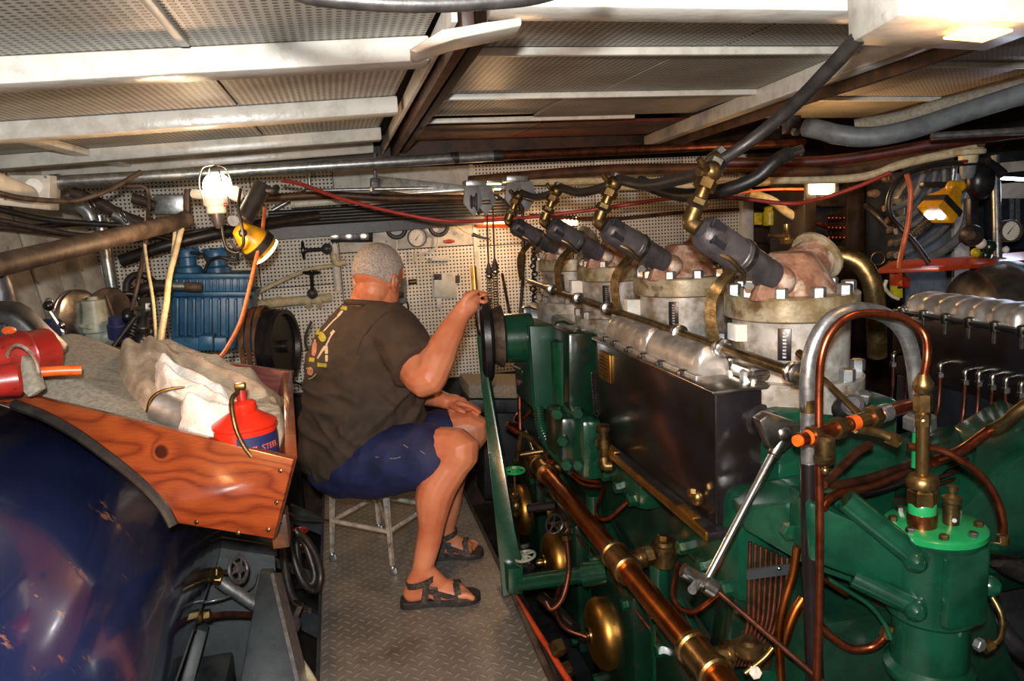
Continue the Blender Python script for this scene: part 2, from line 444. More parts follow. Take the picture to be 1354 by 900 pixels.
for i in range(len(xs) - 1):
    for j in range(1, len(zs) - 1):
        z0, z1 = zs[j], zs[j + 1]
        if i == 2 and j == 2: z0, z1 = .62, 1.16
        if i == 2 and j == 3: z0 = 1.16
        if i == 3 and j == 2: z0, z1 = .62, 1.15
        if i == 3 and j == 3: z0 = 1.15
        peg(xs[i], xs[i + 1], z0, z1, 'white' if (i == 2 and j == 3) else 'peg')
G().box((.42, YW + .01, .1), (3.4, .03, .52)).out('lower_board', 'soot', wb)
# seam battens on the pegboard
for x in (.80, 2.52): G().box((x, YW - .006, 1.0), (.022, .012, 1.24)).out('batten', 'white', wb)
# left wall of leaning planks
wl = struct(G().prism([(-1.30, 4.44, -.4), (-1.30, 4.44, 1.75), (-2.4, 2.2, 1.75), (-2.0, 2.2, -.4)], (-.04, .02, 0)).out('wall_left', 'dark_wood'))
pa, pb = Vector((-1.20, 4.40, 0)), Vector((-2.0, 2.3, 0)); dv = (pb - pa); L = dv.length; dv.normalize(); nv = Vector((-dv.y, dv.x, 0))
if nv.x < 0: nv = -nv
for i in range(14):
    a, b = i * .16 + .004, i * .16 + .156
    off = .006 * (i % 3)
    q = [pa + dv * a - nv * (.0 - off) + Vector((.12, 0, .3)), pa + dv * b + nv * off + Vector((.12, 0, .3)), pa + dv * b + nv * off + Vector((-.10, 0, 1.72)), pa + dv * a + nv * off + Vector((-.10, 0, 1.72))]
    G().prism(q, nv * -.02, .003).out('plank', 'plank', wl)
struct(G().box((4.3, 2, .7), (.05, 5.2, 2.4)).out('wall_right', 'grey_steel'))

# ceiling: brown deck boards, perforated sheets, white beams
def zc(x): return 1.745 - .045 * max(0, .25 - x) - .02 * max(0, x - 1.6)
ce = struct(G().prism([(-3, -1, zc(-3) + .05), (.25, -1, 1.80), (1.6, -1, 1.80), (4.4, -1, zc(4.4) + .05), (4.4, -1, 1.95), (-3, -1, 1.95)], (0, 5.6, 0)).out('ceiling', 'dark_wood'))
def sheet(x0, x1, y0, y1, mat='ceil_panel', dz=0, drop=None):
    g = .004; zz = drop or (0, 0)
    q = [Vector((x0 + g, y0 + g, zc(x0) + dz + zz[0])), Vector((x1 - g, y0 + g, zc(x1) + dz + zz[0])), Vector((x1 - g, y1 - g, zc(x1) + dz + zz[1])), Vector((x0 + g, y1 - g, zc(x0) + dz + zz[1]))]
    return G().prism(q, (0, 0, .012)).out('ceiling_panel', mat, ce)
def beam(p0, p1, wd, h, mat='white_gloss', bev=.006):
    """box beam hanging from the ceiling between two plan points"""
    a, b = Vector((p0[0], p0[1], zc(p0[0]))), Vector((p1[0], p1[1], zc(p1[0])))
    d = (b - a).normalized(); s = Vector((-d.y, d.x, 0)).normalized() * wd / 2
    q = [a - s, a + s, a + s - Vector((0, 0, h)), a - s - Vector((0, 0, h))]
    return G().prism(q, b - a, bev).out('beam', mat, ce)
YB = [1.02, 1.80, 2.66, 3.55, 4.2]
# left bays
YL = [-.6] + YB
for i in range(len(YL) - 1):
    y0, y1 = YL[i], YL[i + 1]
    xs_ = [-2.6, -1.75, -.98, -.26, .24]
    for a, b in zip(xs_, xs_[1:]): sheet(a, b, y0 + .02, y1 - .02, dz=.0)
for i, y in enumerate(YB):
    if i == 0: continue
    beam((-2.8, y + .02), (.245, y + .02), .10 if i != 4 else .05, .055)
for x in (-.26,): beam((x, .0), (x, 1.72), .018, .012, 'white', .002)
beam((-.98, 1.9), (-.98, 4.2), .06, .03)
beam((-1.75, 1.9), (-1.75, 4.2), .06, .03)
# longitudinal girder between left and right bays
beam((.275, 1.45), (.36, 4.4), .025, .075, 'warm_wood', .003)
beam((.325, 1.45), (.42, 4.4), .03, .05, 'dark_wood', .003)
beam((.25, 1.45), (.30, 4.4), .012, .05, 'white', .002)
# near right transverse beam with its bracket end
beam((.30, 1.36), (3.2, 1.30), .10, .058)
# right bays
sheet(.36, 1.0, .0, 1.3); sheet(1.0, 1.7, .0, 1.3); sheet(1.7, 3.2, .0, 1.3)
sheet(.36, 1.04, 1.42, 1.9); sheet(1.04, 1.75, 1.42, 1.9)
sheet(.38, .96, 1.92, 2.62); sheet(.96, 1.72, 1.92, 2.62)
sheet(.40, .86, 2.64, 3.2); sheet(.86, 1.60, 2.64, 3.2, drop=(0, -.012))
sheet(.42, 1.0, 3.55, 4.2, 'warm_wood'); sheet(1.0, 1.8, 3.55, 4.2, 'red_wood')
for y, x1 in ((1.91, 1.75), (2.63, 1.7), (3.28, 1.35)): beam((.35, y), (x1, y), .022, .02, 'white', .003)
beam((1.40, 1.42), (1.86, 4.3), .06, .06)
beam((1.47, 1.42), (1.94, 4.3), .02, .085, 'warm_wood', .003)
for y0, y1 in ((1.42, 2.1), (2.12, 2.8), (2.82, 3.5)):
    sheet(1.50 + (y0 - 1.4) * .16, 2.1, y0, y1); sheet(2.1, 2.7, y0, y1); sheet(2.7, 3.25, y0, y1)
for y in (2.11, 2.81): beam((1.62, y), (3.2, y), .02, .018, 'white', .003)
beam((2.25, 1.5), (2.75, 3.6), .06, .06, 'warm_wood')
# ================================================================ LEFT SIDE: tank, wooden tray and what lies in it
t = thing('tank', 'big navy blue glossy drum with rusty scratches under the wooden tray', 'tank', (-.78, 1.7, .05))
TC, TR = Vector((-.82, 0, .52)), .425
prof = [(0, .02), (.02, .25), (.08, .36), (.18, TR), (2.1, TR), (2.2, .36), (2.25, .02)]
G().lathe((TC.x, .15, TC.z), (0, 1, 0), prof, 72).out('shell', 'navy', t, 60)
for x in (-1.1, -.45): box('saddle', 'grey_steel', t, (x, 1.95, .03), (.1, .5, .16), bev=.008)
box('saddle_beam', 'grey_steel', t, (-.775, 1.95, -.05), (.95, .5, .06), bev=.006)

A, B, Cc, D = w(388, 607, 1.5), w(386, 491, 2.15), w(75, 449, 2.45), w(0, 514, 1.7)
D = A + (D - A) * 1.25; Cc = B + (Cc - B) * 1.35
U = (D - A).normalized(); DN = w(361, 712, 1.5) - A
NV = U.cross(DN).normalized();  NV = NV if NV.y > 0 else -NV
t = thing('wooden_tray', 'varnished mahogany tray of rags and cans perched over the navy drum', 'tray', A + DN)
def along(px): # point of the front board's top edge at pixel column
    a, b = 0, 1.6
    for _ in range(40):
        m = (a + b) / 2; p = MC.transposed() @ (A + (D - A) * m - Vector((0, 0, CAM_H)))
        if 677 - 1000 * p.x / p.z > px: a = m
        else: b = m
    return A + (D - A) * a
def inboard(px, py):  # pixel onto the plane of the front board
    d = ray(px, py); o = Vector((0, 0, CAM_H)); k = (A - o).dot(NV) / d.dot(NV); return o + d * k
arc = [inboard(*p) for p in [(231, 691), (218, 668), (196, 643), (170, 620), (138, 595), (100, 568), (60, 546), (20, 531)]]
poly = [A, A + DN, *arc, along(0) + Vector((0, 0, -.03)), D + Vector((0, 0, -.03)), D]
G().prism(poly, NV * .022, .002).out('front_board', 'mahogany', t)
E2 = DN * .98
G().prism([A + NV * .022, A + E2 + NV * .022, B + E2 * .9, B], Vector((-.024, 0, 0)), .002).out('end_board', 'mahogany', t)
G().prism([B, B + E2 * .9, Cc + E2 * .9, Cc], NV * .02, .002).out('back_board', 'mahogany_dark', t)
G().prism([D + NV * .02, D + Vector((0, 0, -.03)), Cc + Vector((0, 0, -.1)), Cc], Vector((.02, 0, 0)), .002).out('end_board', 'mahogany_dark', t)
bz = DN * .9
G().prism([A + bz * .95 + NV * .03, B + bz * .85, B + bz * .85 + (Cc - B) * .5, A + bz * .95 + NV * .03 + (D - A) * .30], (0, 0, .01)).out('bottom_board', 'mahogany_dark', t)
G().prism([A + DN * .45 + NV * .02 + (D - A) * .28, B + DN * .42 + (Cc - B) * .38, Cc + Vector((0, 0, -.06)), D + NV * .02 + Vector((0, 0, -.024))], (0, 0, .008)).out('bottom_board', 'mahogany_dark', t)
gs = G().tube([p - NV * .006 - Vector((0, 0, .004)) for p in arc], .011, 8); gs.out('edge_gasket', 'rubber', t)
for px, py in [(371, 622), (366, 664), (355, 700), (315, 704), (260, 690)]:
    p = inboard(px, py); G().lathe(p - NV * .003, NV, [(0, .003), (.001, .0045), (.004, .005)], 12).out('screw', 'brass_dull', t)
box('support_block', 'warm_wood', t, w(371, 696, 1.62), (.035, .06, .075), bev=.004)

# soft heaps: closed meshes from a height function in the tray frame (u left, v back)
TU, TV = (D - A), (B - A); TL = TU.length
UP = Vector((0, 0, 1))
def heap(name, mat, outline, hfun, base, label, cat, n=46, thick=.012, kind=None):
    """outline: closed list of world points (plan); hfun(p, e) height above base plane, e = 0 at edge .. 1 inside"""
    cx = sum((p for p in outline), Vector()) / len(outline)
    pol = catmull(outline, 22, True)
    K = len(pol); rings = 44; bm = bmesh.new(); R = []
    for j in range(rings + 1):
        f = 1 - j / rings; ring = []
        for p in pol:
            q = cx + (p - cx) * f; e = 1 - f
            ring.append(bm.verts.new(Vector((q.x, q.y, base(q) + hfun(q, e)))))
        R.append(ring)
    for a, b in zip(R, R[1:]):
        for i in range(K): bm.faces.new((a[i], a[(i + 1) % K], b[(i + 1) % K], b[i]))
    bot = [bm.verts.new(Vector((v.co.x, v.co.y, base(v.co) - thick))) for v in R[0]]
    for i in range(K): bm.faces.new((bot[i], bot[(i + 1) % K], R[0][(i + 1) % K], R[0][i]))
    bm.faces.new(list(reversed(bot))); bmesh.ops.remove_doubles(bm, verts=R[-1], dist=.0005)
    g = G(); g.bm.free(); g.bm = bm
    o = g.out(name, mat, None, 75); tag(o, label, cat, kind=kind); return o
def plane_z(dz):  # plane through tray rim
    nn = (B - A).cross(D - A).normalized()
    return lambda q: A.z - (nn.x * (q.x - A.x) + nn.y * (q.y - A.y)) / nn.z + dz
def P2(u, v): return A + TU * u + TV * v + (Cc - B - TU) * u * v
def fold(q, s, seed, amp):
    a = noise.noise(Vector((q.x * s, q.y * s * .8, seed))); b = noise.noise(Vector((q.x * s * 2.3, q.y * s * 2.3, seed + 9)))
    wx, wy = q.x + .05 * noise.noise(Vector((q.x * 6, q.y * 6, seed))), q.y + .05 * noise.noise(Vector((q.x * 6, q.y * 6, seed + 4)))
    r = 1 - abs(noise.noise(Vector((wx * s * .9 + seed, wy * s * .7, 3.3)))) * 3
    r2 = 1 - abs(noise.noise(Vector((wx * s * 1.9 + seed, wy * s * 1.6, 7.3)))) * 3
    return amp * (a * .8 + b * .25 + max(r, -.6) * .7 + max(r2, -.6) * .35)
heap('canvas_sheet', 'canvas', [P2(.30, .06), P2(.62, .06), P2(.88, .12), P2(.80, .55), P2(.68, .86), P2(.40, .80), P2(.30, .4)],
     lambda q, e: min(1, e * 2.2) * (.045 + .02 * math.sin(q.x * 7 + 1)) + fold(q, 5, 2, .006), plane_z(-.045), 'grey canvas cloth spread smooth over the left half of the wooden tray', 'cloth')
def ridge(q, a, b, wd_, h):   # one soft fold running from a to b
    d = b - a; d2 = Vector((d.x, d.y)); r = Vector((q.x - a.x, q.y - a.y)); u = max(0, min(1, r.dot(d2) / d2.length_squared)); e = (r - d2 * u).length
    return h * math.exp(-(e / wd_) ** 2)
TWF = [(P2(.44, .20), P2(.50, .72), .022, .035), (P2(.40, .12), P2(.40, .60), .02, .03), (P2(.30, .62), P2(.08, .60), .022, .03), (P2(.34, .75), P2(.12, .76), .02, .022), (P2(.30, .50), P2(.14, .46), .018, .026), (P2(.46, .80), P2(.26, .84), .03, .02), (P2(.35, .3), P2(.36, .66), .016, .022)]
heap('towel', 'towel', [P2(.04, .60), P2(.14, .40), P2(.32, .10), P2(.46, .22), P2(.53, .58), P2(.44, .88), P2(.22, .92), P2(.05, .86)],
     lambda q, e: min(1, e * 3.5) ** .6 * (.035 + .05 * math.exp(-((q - P2(.42, .58)).length / .17) ** 2)) + min(1, e * 6) * sum(ridge(q, *f) for f in TWF) + fold(q, 8, 5, .012) * min(1, e * 4), plane_z(-.05), 'tan terry towel bunched in a heap at the middle of the wooden tray', 'towel')
RGF = [(P2(.38, .44), P2(.20, .36), .016, .028), (P2(.36, .30), P2(.18, .20), .018, .03), (P2(.28, .12), P2(.15, .14), .02, .03), (P2(.36, .46), P2(.34, .20), .015, .02)]
heap('rag', 'rag', [P2(.10, .10), P2(.20, .05), P2(.30, .08), P2(.40, .28), P2(.42, .46), P2(.30, .50), P2(.17, .42), P2(.10, .28)],
     lambda q, e: min(1, e * 3.5) ** .6 * .048 + min(1, e * 6) * sum(ridge(q, *f) for f in RGF) + fold(q, 10, 8, .010) * min(1, e * 4), plane_z(-.028), 'white terry rag crumpled beside the red oil can in the tray', 'rag')
heap('grey_towel', 'towel', [P2(.02, .30), P2(.08, .26), P2(.14, .34), P2(.15, .60), P2(.05, .66), P2(.02, .5)],
     lambda q, e: min(1, e * 3) ** .7 * .05 + fold(q, 12, 4, .014) * min(1, e * 4), plane_z(-.06), 'end of a greyish towel stuffed behind the red oil can', 'towel')

# red oil can
c0 = w(328, 600, 1.60); c0.z = plane_z(-.075)(c0)
t = thing('oil_can', 'red pump oil can with a blue label and brass spout in the tray', 'oil can', c0)
k = 1.6 / 1000
G().lathe(c0, UP, [(0, .058), (.004, .062), (.096, .062), (.099, .0645), (.104, .0645), (.107, .061), (.126, .030), (.128, .026), (.13, .026)], 40).out('body', 'red_plastic', t)
G().lathe(c0 + UP * .128, UP, [(0, .026), (.003, .028), (.018, .027), (.021, .022), (.024, .012)], 24).out('cap', 'red_plastic', t)
G().lathe(c0 + UP * .150, UP, [(0, .011), (.018, .010), (.027, .009)], 16).out('pump_neck', 'red_paint', t)
box('trigger', 'brass', t, c0 + Vector((0, -.002, .18)), (.022, .02, .014), bev=.003)
tube('spout', 'brass_dull', t, [c0 + Vector((-.004, -.012, .172)), c0 + Vector((-.014, -.04, .160)), c0 + Vector((-.010, -.062, .115)), c0 + Vector((.002, -.068, .075)), c0 + Vector((.016, -.070, .05))], .005, 8)
bmL = bmesh.new()
R0 = .0632; ring = []
for i in range(15):
    a = math.radians(-100 + 100 * i / 14)
    ring.append((bmL.verts.new(c0 + Vector((R0 * math.cos(a), R0 * math.sin(a), .022))), bmL.verts.new(c0 + Vector((R0 * math.cos(a), R0 * math.sin(a), .086)))))
for (a, b), (c, d) in zip(ring, ring[1:]): bmL.faces.new((a, c, d, b))
me = bpy.data.meshes.new('label'); bmL.to_mesh(me); bmL.free(); mesh_obj('paper_label', me, 'label_blue', t)
def text(s, size, mat, par, loc, ez, ex, name='lettering', bend=None, ext=.0004):
    cu = bpy.data.curves.new(name, 'FONT'); cu.body = s; cu.size = size; cu.extrude = ext; cu.align_x = 'CENTER'; cu.align_y = 'CENTER'
    o = bpy.data.objects.new(name, cu); COL.objects.link(o); bpy.context.view_layer.update()
    me = bpy.data.meshes.new_from_object(o.evaluated_get(bpy.context.evaluated_depsgraph_get())); bpy.data.objects.remove(o)
    ex = Vector(ex).normalized(); ez = Vector(ez).normalized(); ey = ez.cross(ex)
    for v in me.vertices:
        p = v.co.copy(); v.co = (bend(p) if bend else Vector(loc) + ex * p.x + ey * p.y + ez * p.z)
    return mesh_obj(name, me, mat, par, smooth=False)
M['letter_red'] = simple('letter_red', '#c2563c', .5); M['letter_white'] = simple('letter_white', '#d8d4c8', .5)
def bendcan(z0, a0):
    def f(p):
        a = math.radians(a0) + p.x / R0; return c0 + Vector(((R0 + .0006 + p.z) * math.cos(a), (R0 + .0006 + p.z) * math.sin(a), z0 + p.y))
    return f
text('OZ. STEEL', .017, 'letter_red', t, None, (0, 0, 1), (1, 0, 0), bend=bendcan(.060, -52))

# metal jug lying in the rags
j0 = w(206, 536, 1.70); t = thing('metal_jug', 'small metal jug lying between the towel and white rag', 'jug', j0)
ax = Vector((.75, -.25, -.38)).normalized()
G().lathe(j0, ax, [(0, .028), (.002, .031), (.07, .033), (.075, .035)], 28).out('cup', 'alu', t)
tube('handle', 'brass', t, [w(196, 545, 1.69), w(200, 528, 1.69), w(214, 517, 1.69), w(236, 512, 1.69), w(244, 511, 1.69)], lambda q: .0055 * (1 - .75 * q), 8)

# corner clutter, left end of the tray
b0 = w(20, 490, 1.72)
t = thing('red_can', 'red tin can lying at the left end of the tray', 'can', b0)
ax = (w(58, 470, 1.72) - w(-30, 488, 1.62)).normalized()
G().lathe(w(-30, 482, 1.70), ax, [(0, .048), (.09, .05), (.094, .053), (.1, .05), (.145, .05), (.15, .046)], 28).out('body', 'red_paint', t)
torus('rim', 'rust_red', t, w(30, 490, 1.67), ax, .052, .004)
G().lathe(w(-10, 505, 1.60), (w(30, 500, 1.62) - w(-10, 505, 1.6)), [(0, .03), (.04, .034), (.046, .03)], 20).out('spout_cap', 'red_paint', t)
G().prism([w(28, 470, 1.66), w(42, 478, 1.66), w(52, 515, 1.6), w(38, 525, 1.6), w(24, 512, 1.62)], NV * .02, .002).out('hanging_tag', 'canvas', t)
tag(G().tube([w(48, 492, 1.66), w(78, 490, 1.67), w(108, 489, 1.68)], .0105, 10).out('file_handle', 'orange_plastic'), 'orange plastic tool handle lying on the grey canvas', 'tool')
t = thing('tool_case', 'black plastic case leaning in the back left corner of the tray', 'case', w(40, 480, 1.95))
G().prism([w(-60, 408, 1.95), w(14, 412, 1.95), w(28, 420, 1.95), w(84, 474, 1.95), w(78, 486, 1.95), w(40, 490, 1.95), w(-60, 470, 1.95)], (0, .07, .02), .012).out('shell', 'rubber', t)
G().prism([w(-60, 425, 1.945), w(6, 428, 1.945), w(62, 480, 1.945), w(-60, 470, 1.945)], (0, .01, 0), .004).out('lid_recess', 'black', t)
for i in range(6): G().slab([w(8 + 5 * i, 440 + 3 * i, 1.942), w(10 + 5 * i, 439 + 3 * i, 1.942), w(16 + 5 * i, 445 + 3 * i, 1.942), w(14 + 5 * i, 447 + 3 * i, 1.942)], .001).out('stripe', 'galv', t)
G().ball(w(12, 437, 1.944), (.016, .002, .010), 12, 6).out('emblem', 'orange_plastic', t)
cl = tag(G().prism([w(60, 466, 2.0), w(78, 468, 2.0), w(98, 492, 1.95), w(80, 500, 1.9)], (0, .05, .01), .006).out('cloth_scrap', 'canvas'), 'grey cloth scrap hanging beside the black tool case', 'cloth')
tag(G().ball(w(2, 400, 2.3), (.035, .035, .11), 16, 12).out('blue_fitting', 'grey_cast'), 'speckled blue grey fitting at the left edge above the black case', 'fitting')

# ---------------------------------------------------------------- below the tray: bilge steelwork, valves and hoses
t = thing('steel_bed', 'grey painted steel bed plate under the tray and drum', 'steel bed', (-.3, 2.5, -.45))
G().slab([w(238, 690, 2.35), w(362, 712, 2.35), w(372, 905, 2.25), w(215, 905, 2.25)], .02).out('face_plate', 'grey_steel', t)
G().slab([w(250, 718, 2.33), w(366, 735, 2.33), w(366, 722, 2.33), w(250, 704, 2.33)], -.02).out('weld_strip', 'soot', t)
G().prism([w(344, 757, 2.15), w(362, 757, 2.15), w(398, 910, 1.9), w(316, 910, 1.9)], (0, .03, 0), .003).out('gusset', 'grey_steel', t)
G().prism([w(258, 830, 2.1), w(274, 835, 2.1), w(252, 920, 2.0), w(226, 920, 2.0)], (.0, .04, 0), .003).out('gusset', 'grey_steel', t)
G().slab([w(362, 757, 2.14), w(372, 757, 2.25), w(412, 912, 2.0), w(398, 910, 1.89)], .01).out('gusset_flange', 'galv', t)
t2 = thing('bilge_steelwork', 'dark steel hull frames crossing the bilge left of the walkway', 'frame', (-.2, 2.8, -.45))
for q in ([(384, 668, 3.4), (436, 690, 3.4), (436, 712, 3.4), (384, 690, 3.4)], [(390, 800, 2.6), (432, 818, 2.6), (432, 850, 2.6), (390, 828, 2.6)], [(360, 740, 2.9), (436, 768, 2.9), (436, 776, 2.9), (360, 748, 2.9)], [(376, 880, 2.2), (440, 905, 2.2), (440, 925, 2.2), (376, 905, 2.2)]):
    G().slab(q, .03).out('frame_bar', 'grey_steel', t2)
def valve(name, label, body, axis, hw, R=.03, mat='brass_dull', hmat='grey_cast', pipe=None, s=1):
    tt = thing(name, label, 'valve', body); body = Vector(body); ax = Vector(axis).normalized(); hw = Vector(hw)
    G().ball(body, .022 * s, 14, 8).out('body', mat, tt)
    G().hexa(body - ax * .04 * s, body - ax * .022 * s, .02 * s).out('union_nut', mat, tt, 25)
    G().hexa(body + ax * .02 * s, body + ax * .04 * s, .02 * s).out('union_nut', mat, tt, 25)
    sd = (hw - body).normalized()
    G().hexa(body + sd * .015 * s, body + sd * .045 * s, .016 * s).out('bonnet', mat, tt, 25)
    cyl('stem', mat, tt, body + sd * .03 * s, hw, .005 * s, n=10)
    handwheel(tt, 'handwheel', hmat, hw, sd, R, .005 * s)
    return tt
valve('gate_valve', 'brass gate valve with grey handwheel on the steel bed below the tray', w(274, 760, 2.05), (1, 0, -.4), w(315, 752, 2.0), .034)
tag(G().cyl(w(290, 768, 2.1), w(338, 800, 2.1), .017).out('bilge_pipe', 'galv'), 'short pale pipe slanting from the upper valve into the steel bed', 'pipe')
valve('drain_valve', 'small dark brass fitting with copper pipe low on the steel bed', w(262, 815, 2.0), (1, 0, 0), w(250, 826, 1.98), .02, s=.8)
tag(tube('drain_pipe', 'copper_dark', None, [(266, 816, 2.0), (300, 812, 2.05), (336, 813, 2.1)], .009), 'thin dull copper pipe running right from the low brass fitting', 'pipe')
valve('red_valve', 'small brass valve with a red handwheel beside coiled black hose', w(398, 720, 2.7), (0, 0, 1), w(397, 701, 2.7), .026, hmat='red_paint', s=.7)
tag(tube('coiled_hose', 'rubber', None, [(382, 690, 2.6), (384, 720, 2.55), (398, 765, 2.5), (415, 780, 2.5), (424, 765, 2.5), (418, 735, 2.55), (400, 708, 2.6), (392, 716, 2.62), (396, 750, 2.58), (408, 772, 2.55), (416, 760, 2.56), (404, 720, 2.6), (390, 700, 2.62)], .013, 10), 'black rubber hose hanging in loops left of the stool', 'hose')
tag(tube('bilge_hose', 'rubber', None, [(372, 640, 2.6), (372, 700, 2.55), (380, 770, 2.45), (392, 800, 2.4)], .014), 'black hose dropping from the tray corner to the elbow', 'hose')
t = thing('pipe_elbow', 'dull metal elbow fitting on the bilge hose beside the gusset', 'fitting', w(383, 825, 2.3))
G().ball(w(383, 826, 2.3), .034).out('elbow', 'grey_cast', t, 80); G().hexa(w(386, 815, 2.3), w(394, 796, 2.3), .02).out('nut', 'steel', t)
tag(tube('drain_hose', 'wire_cream', None, [(380, 845, 2.25), (388, 862, 2.15), (404, 885, 2.05), (420, 912, 1.95)], .012), 'pale cream hose dropping from the elbow to the bottom edge', 'hose')
tag(tube('bilge_cable', 'rubber', None, [(376, 676, 2.4), (400, 684, 2.7), (436, 688, 3.0)], .004), 'thin black cable running from tray corner towards the stool', 'cable')
tag(tube('bilge_chain', 'galv', None, [(262, 797, 2.1), (290, 792, 2.1), (330, 778, 2.2), (340, 760, 2.3)], .004), 'thin chain draped between valves on the steel bed', 'chain')
# ================================================================ LEFT MACHINERY
# blue finned gearbox
def fbox(name, mat, par, q, t, bev=.006): return G().slab(q, t, bev).out(name, mat, par)
t = thing('gearbox', 'blue finned gearbox casing with two necks standing against the pegboard', 'gearbox', w(278, 480, 3.75))
YB_ = 3.62
def bx(name, x0, y0, x1, y1, Y, dep, mat='blue', par=None, bev=.008, dy=0):
    """upright box covering a pixel rectangle at depth Y, dep metres deep"""
    a, b, c, d = w(x0, y0, Y), w(x1, y0 + dy, Y), w(x1, y1 + dy, Y), w(x0, y1, Y)
    return G().prism([a, b, c, d], (0, dep, 0), bev).out(name, mat, par)
bx('casing', 226, 392, 333, 462, YB_ + .03, .28, par=t)
bx('upper_casing', 226, 366, 330, 388, YB_ + .05, .22, par=t)
bx('flange', 222, 386, 336, 392, YB_ - .01, .3, par=t, bev=.003)
bx('flange', 222, 362, 332, 368, YB_ + .01, .26, par=t, bev=.003)
bx('foot', 228, 446, 300, 464, YB_ - .05, .3, par=t); bx('foot', 262, 444, 282, 464, YB_ - .09, .1, par=t)
for i in range(9): bx('fin', 232 + i * 11, 394 + i * .2, 236 + i * 11, 446, YB_ - .005, .05, par=t, bev=.003)
for i in range(11): bx('fin', 232 + i * 9, 369, 235 + i * 9, 386, YB_ + .03, .03, par=t, bev=.002)
for x in (250, 288):
    p = w(x, 362, YB_ + .15); G().lathe(p, UP, [(0, .065), (.03, .06), (.04, .04), (.075, .038), (.08, .056), (.10, .058), (.115, .05), (.12, .02)], 20).out('neck', 'blue', t)
    for a in range(6): G().hexa(p + Vector((.048 * math.cos(a * 1.05), .048 * math.sin(a * 1.05), .10)), p + Vector((.048 * math.cos(a * 1.05), .048 * math.sin(a * 1.05), .122)), .009).out('bolt', 'blue', t, 25)
tag(tube('gearbox_cable', 'rubber', None, [(252, 334, 3.7), (268, 336, 3.68), (275, 345, 3.66), (270, 360, 3.66), (276, 346, 3.64), (290, 340, 3.6), (310, 344, 3.6), (314, 335, 3.6), (300, 328, 3.6)], .007), 'black cable looping over the two necks of blue gearbox', 'cable')
t = thing('coolant_pipe', 'purplish black hose with a rusty end stub meeting the blue gearbox', 'hose', w(210, 380, 3.5))
tube('hose', 'rubber', t, [(166, 395, 3.55), (185, 384, 3.5), (205, 378, 3.5), (222, 378, 3.5)], .026, 12)
cyl('band', 'galv', t, w(218, 378, 3.5), w(246, 379, 3.5), .018); cyl('stub', 'rust', t, w(244, 379, 3.5), w(268, 380, 3.5), .022, bev=.006)
tag(tube('looped_hose', 'rubber', None, [(168, 400, 3.5), (168, 375, 3.5), (178, 364, 3.5), (194, 366, 3.5), (205, 378, 3.55), (196, 398, 3.5), (186, 410, 3.5)], .016, 10), 'black hose bent in an arch left of the blue gearbox', 'hose')

# pulley with leather-brown belts
t = thing('belt_pulley', 'dark pulley with brown flat belts between the blue gearbox and the man', 'pulley', w(352, 490, 3.6))
pc = w(358, 458, 3.62); pax = Vector((1, -.35, 0)).normalized()
box('stand', 'black_cast', t, (pc.x + .03, pc.y + .06, (pc.z - .45) / 2), (.08, .08, pc.z + .42))
G().lathe(pc - pax * .0, pax, [(0, .02), (.0, .17), (.03, .175), (.04, .165), (.05, .17), (.08, .17), (.08, .15), (.06, .14), (.06, .03), (.09, .03), (.09, .01)], 40).out('wheel', 'black_cast', t)
for i, (dx, r) in enumerate(((-.02, .185), (-.055, .18), (-.09, .172))):
    c = pc + pax * dx; x, y, z = frame(pax); g = G(); R = []
    for k in range(40):
        a = 2 * PI * k / 40; dr = x * math.cos(a) * .62 + y * math.sin(a)
        R.append([c + dr * r - pax * .012, c + dr * r + pax * .012, c + dr * (r + .008) + pax * .012, c + dr * (r + .008) - pax * .012])
    g.rings(R, closed=True); g.out('belt', simple('brown_belt_%d' % i, ['#6e4a30', '#5d3d2a', '#7a5638'][i], .5, 0, '#3b281c', 10, (.4, .7)), t, 30)

# grey-green pump with wheels
t = thing('circulation_pump', 'grey green pump valve between a dark pulley disc and brown round cover', 'pump', w(122, 460, 3.1))
pp = w(122, 425, 3.1)
G().lathe(w(122, 392, 3.1), (0, 0, -1), [(0, .015), (.012, .02), (.014, .042), (.07, .045), (.10, .055), (.13, .055), (.135, .048), (.15, .048), (.2, .04), (.24, .04)], 22).out('body', 'grey_green', t)
G().hexa(w(124, 427, 3.1), w(124, 433, 3.1), .062).out('collar', 'grey_green', t, 25)
G().lathe(w(104, 418, 3.08), Vector((1, -.5, 0)), [(-.03, .02), (-.03, .085), (-.02, .10), (-.012, .10), (-.006, .088), (0, .09), (.004, .10), (.012, .10), (.02, .085), (.02, .02)], 36).out('pulley_disc', 'steel', t)
G().lathe(w(146, 410, 3.2), Vector((.75, -.65, 0)), [(-.06, .05), (-.02, .085), (.0, .09), (.008, .085), (.01, .02)], 30).out('round_cover', 'rust', t)
cyl('cover_rib', 'rust', t, w(140, 390, 3.12), w(155, 430, 3.12), .006)
G().ball(w(140, 444, 3.1), (.045, .045, .04)).out('outlet', 'grey_green', t, 80)
tag(G().lathe(w(155, 446, 3.05), Vector((.1, -.25, 1)), [(0, .03), (.05, .032), (.055, .026), (.08, .024), (.085, .012)], 20).out('motor_housing', 'label_blue'), 'small blue black motor housing right of the grey green pump', 'motor')
t = thing('pipe_cluster', 'tangle of black fittings and bright couplings behind the back tray board', 'fittings', w(180, 450, 3.2))
for px, py, Y, r in [(168, 418, 3.25, .035), (176, 440, 3.15, .04), (188, 452, 3.1, .045), (160, 450, 3.1, .03), (205, 455, 3.2, .04), (198, 440, 3.25, .03)]:
    G().ball(w(px, py, Y), r, 12, 8).out('fitting', 'black_cast', t, 80)
torus('ring', 'black_cast', t, w(170, 405, 3.25), (.5, -1, .2), .05, .012)
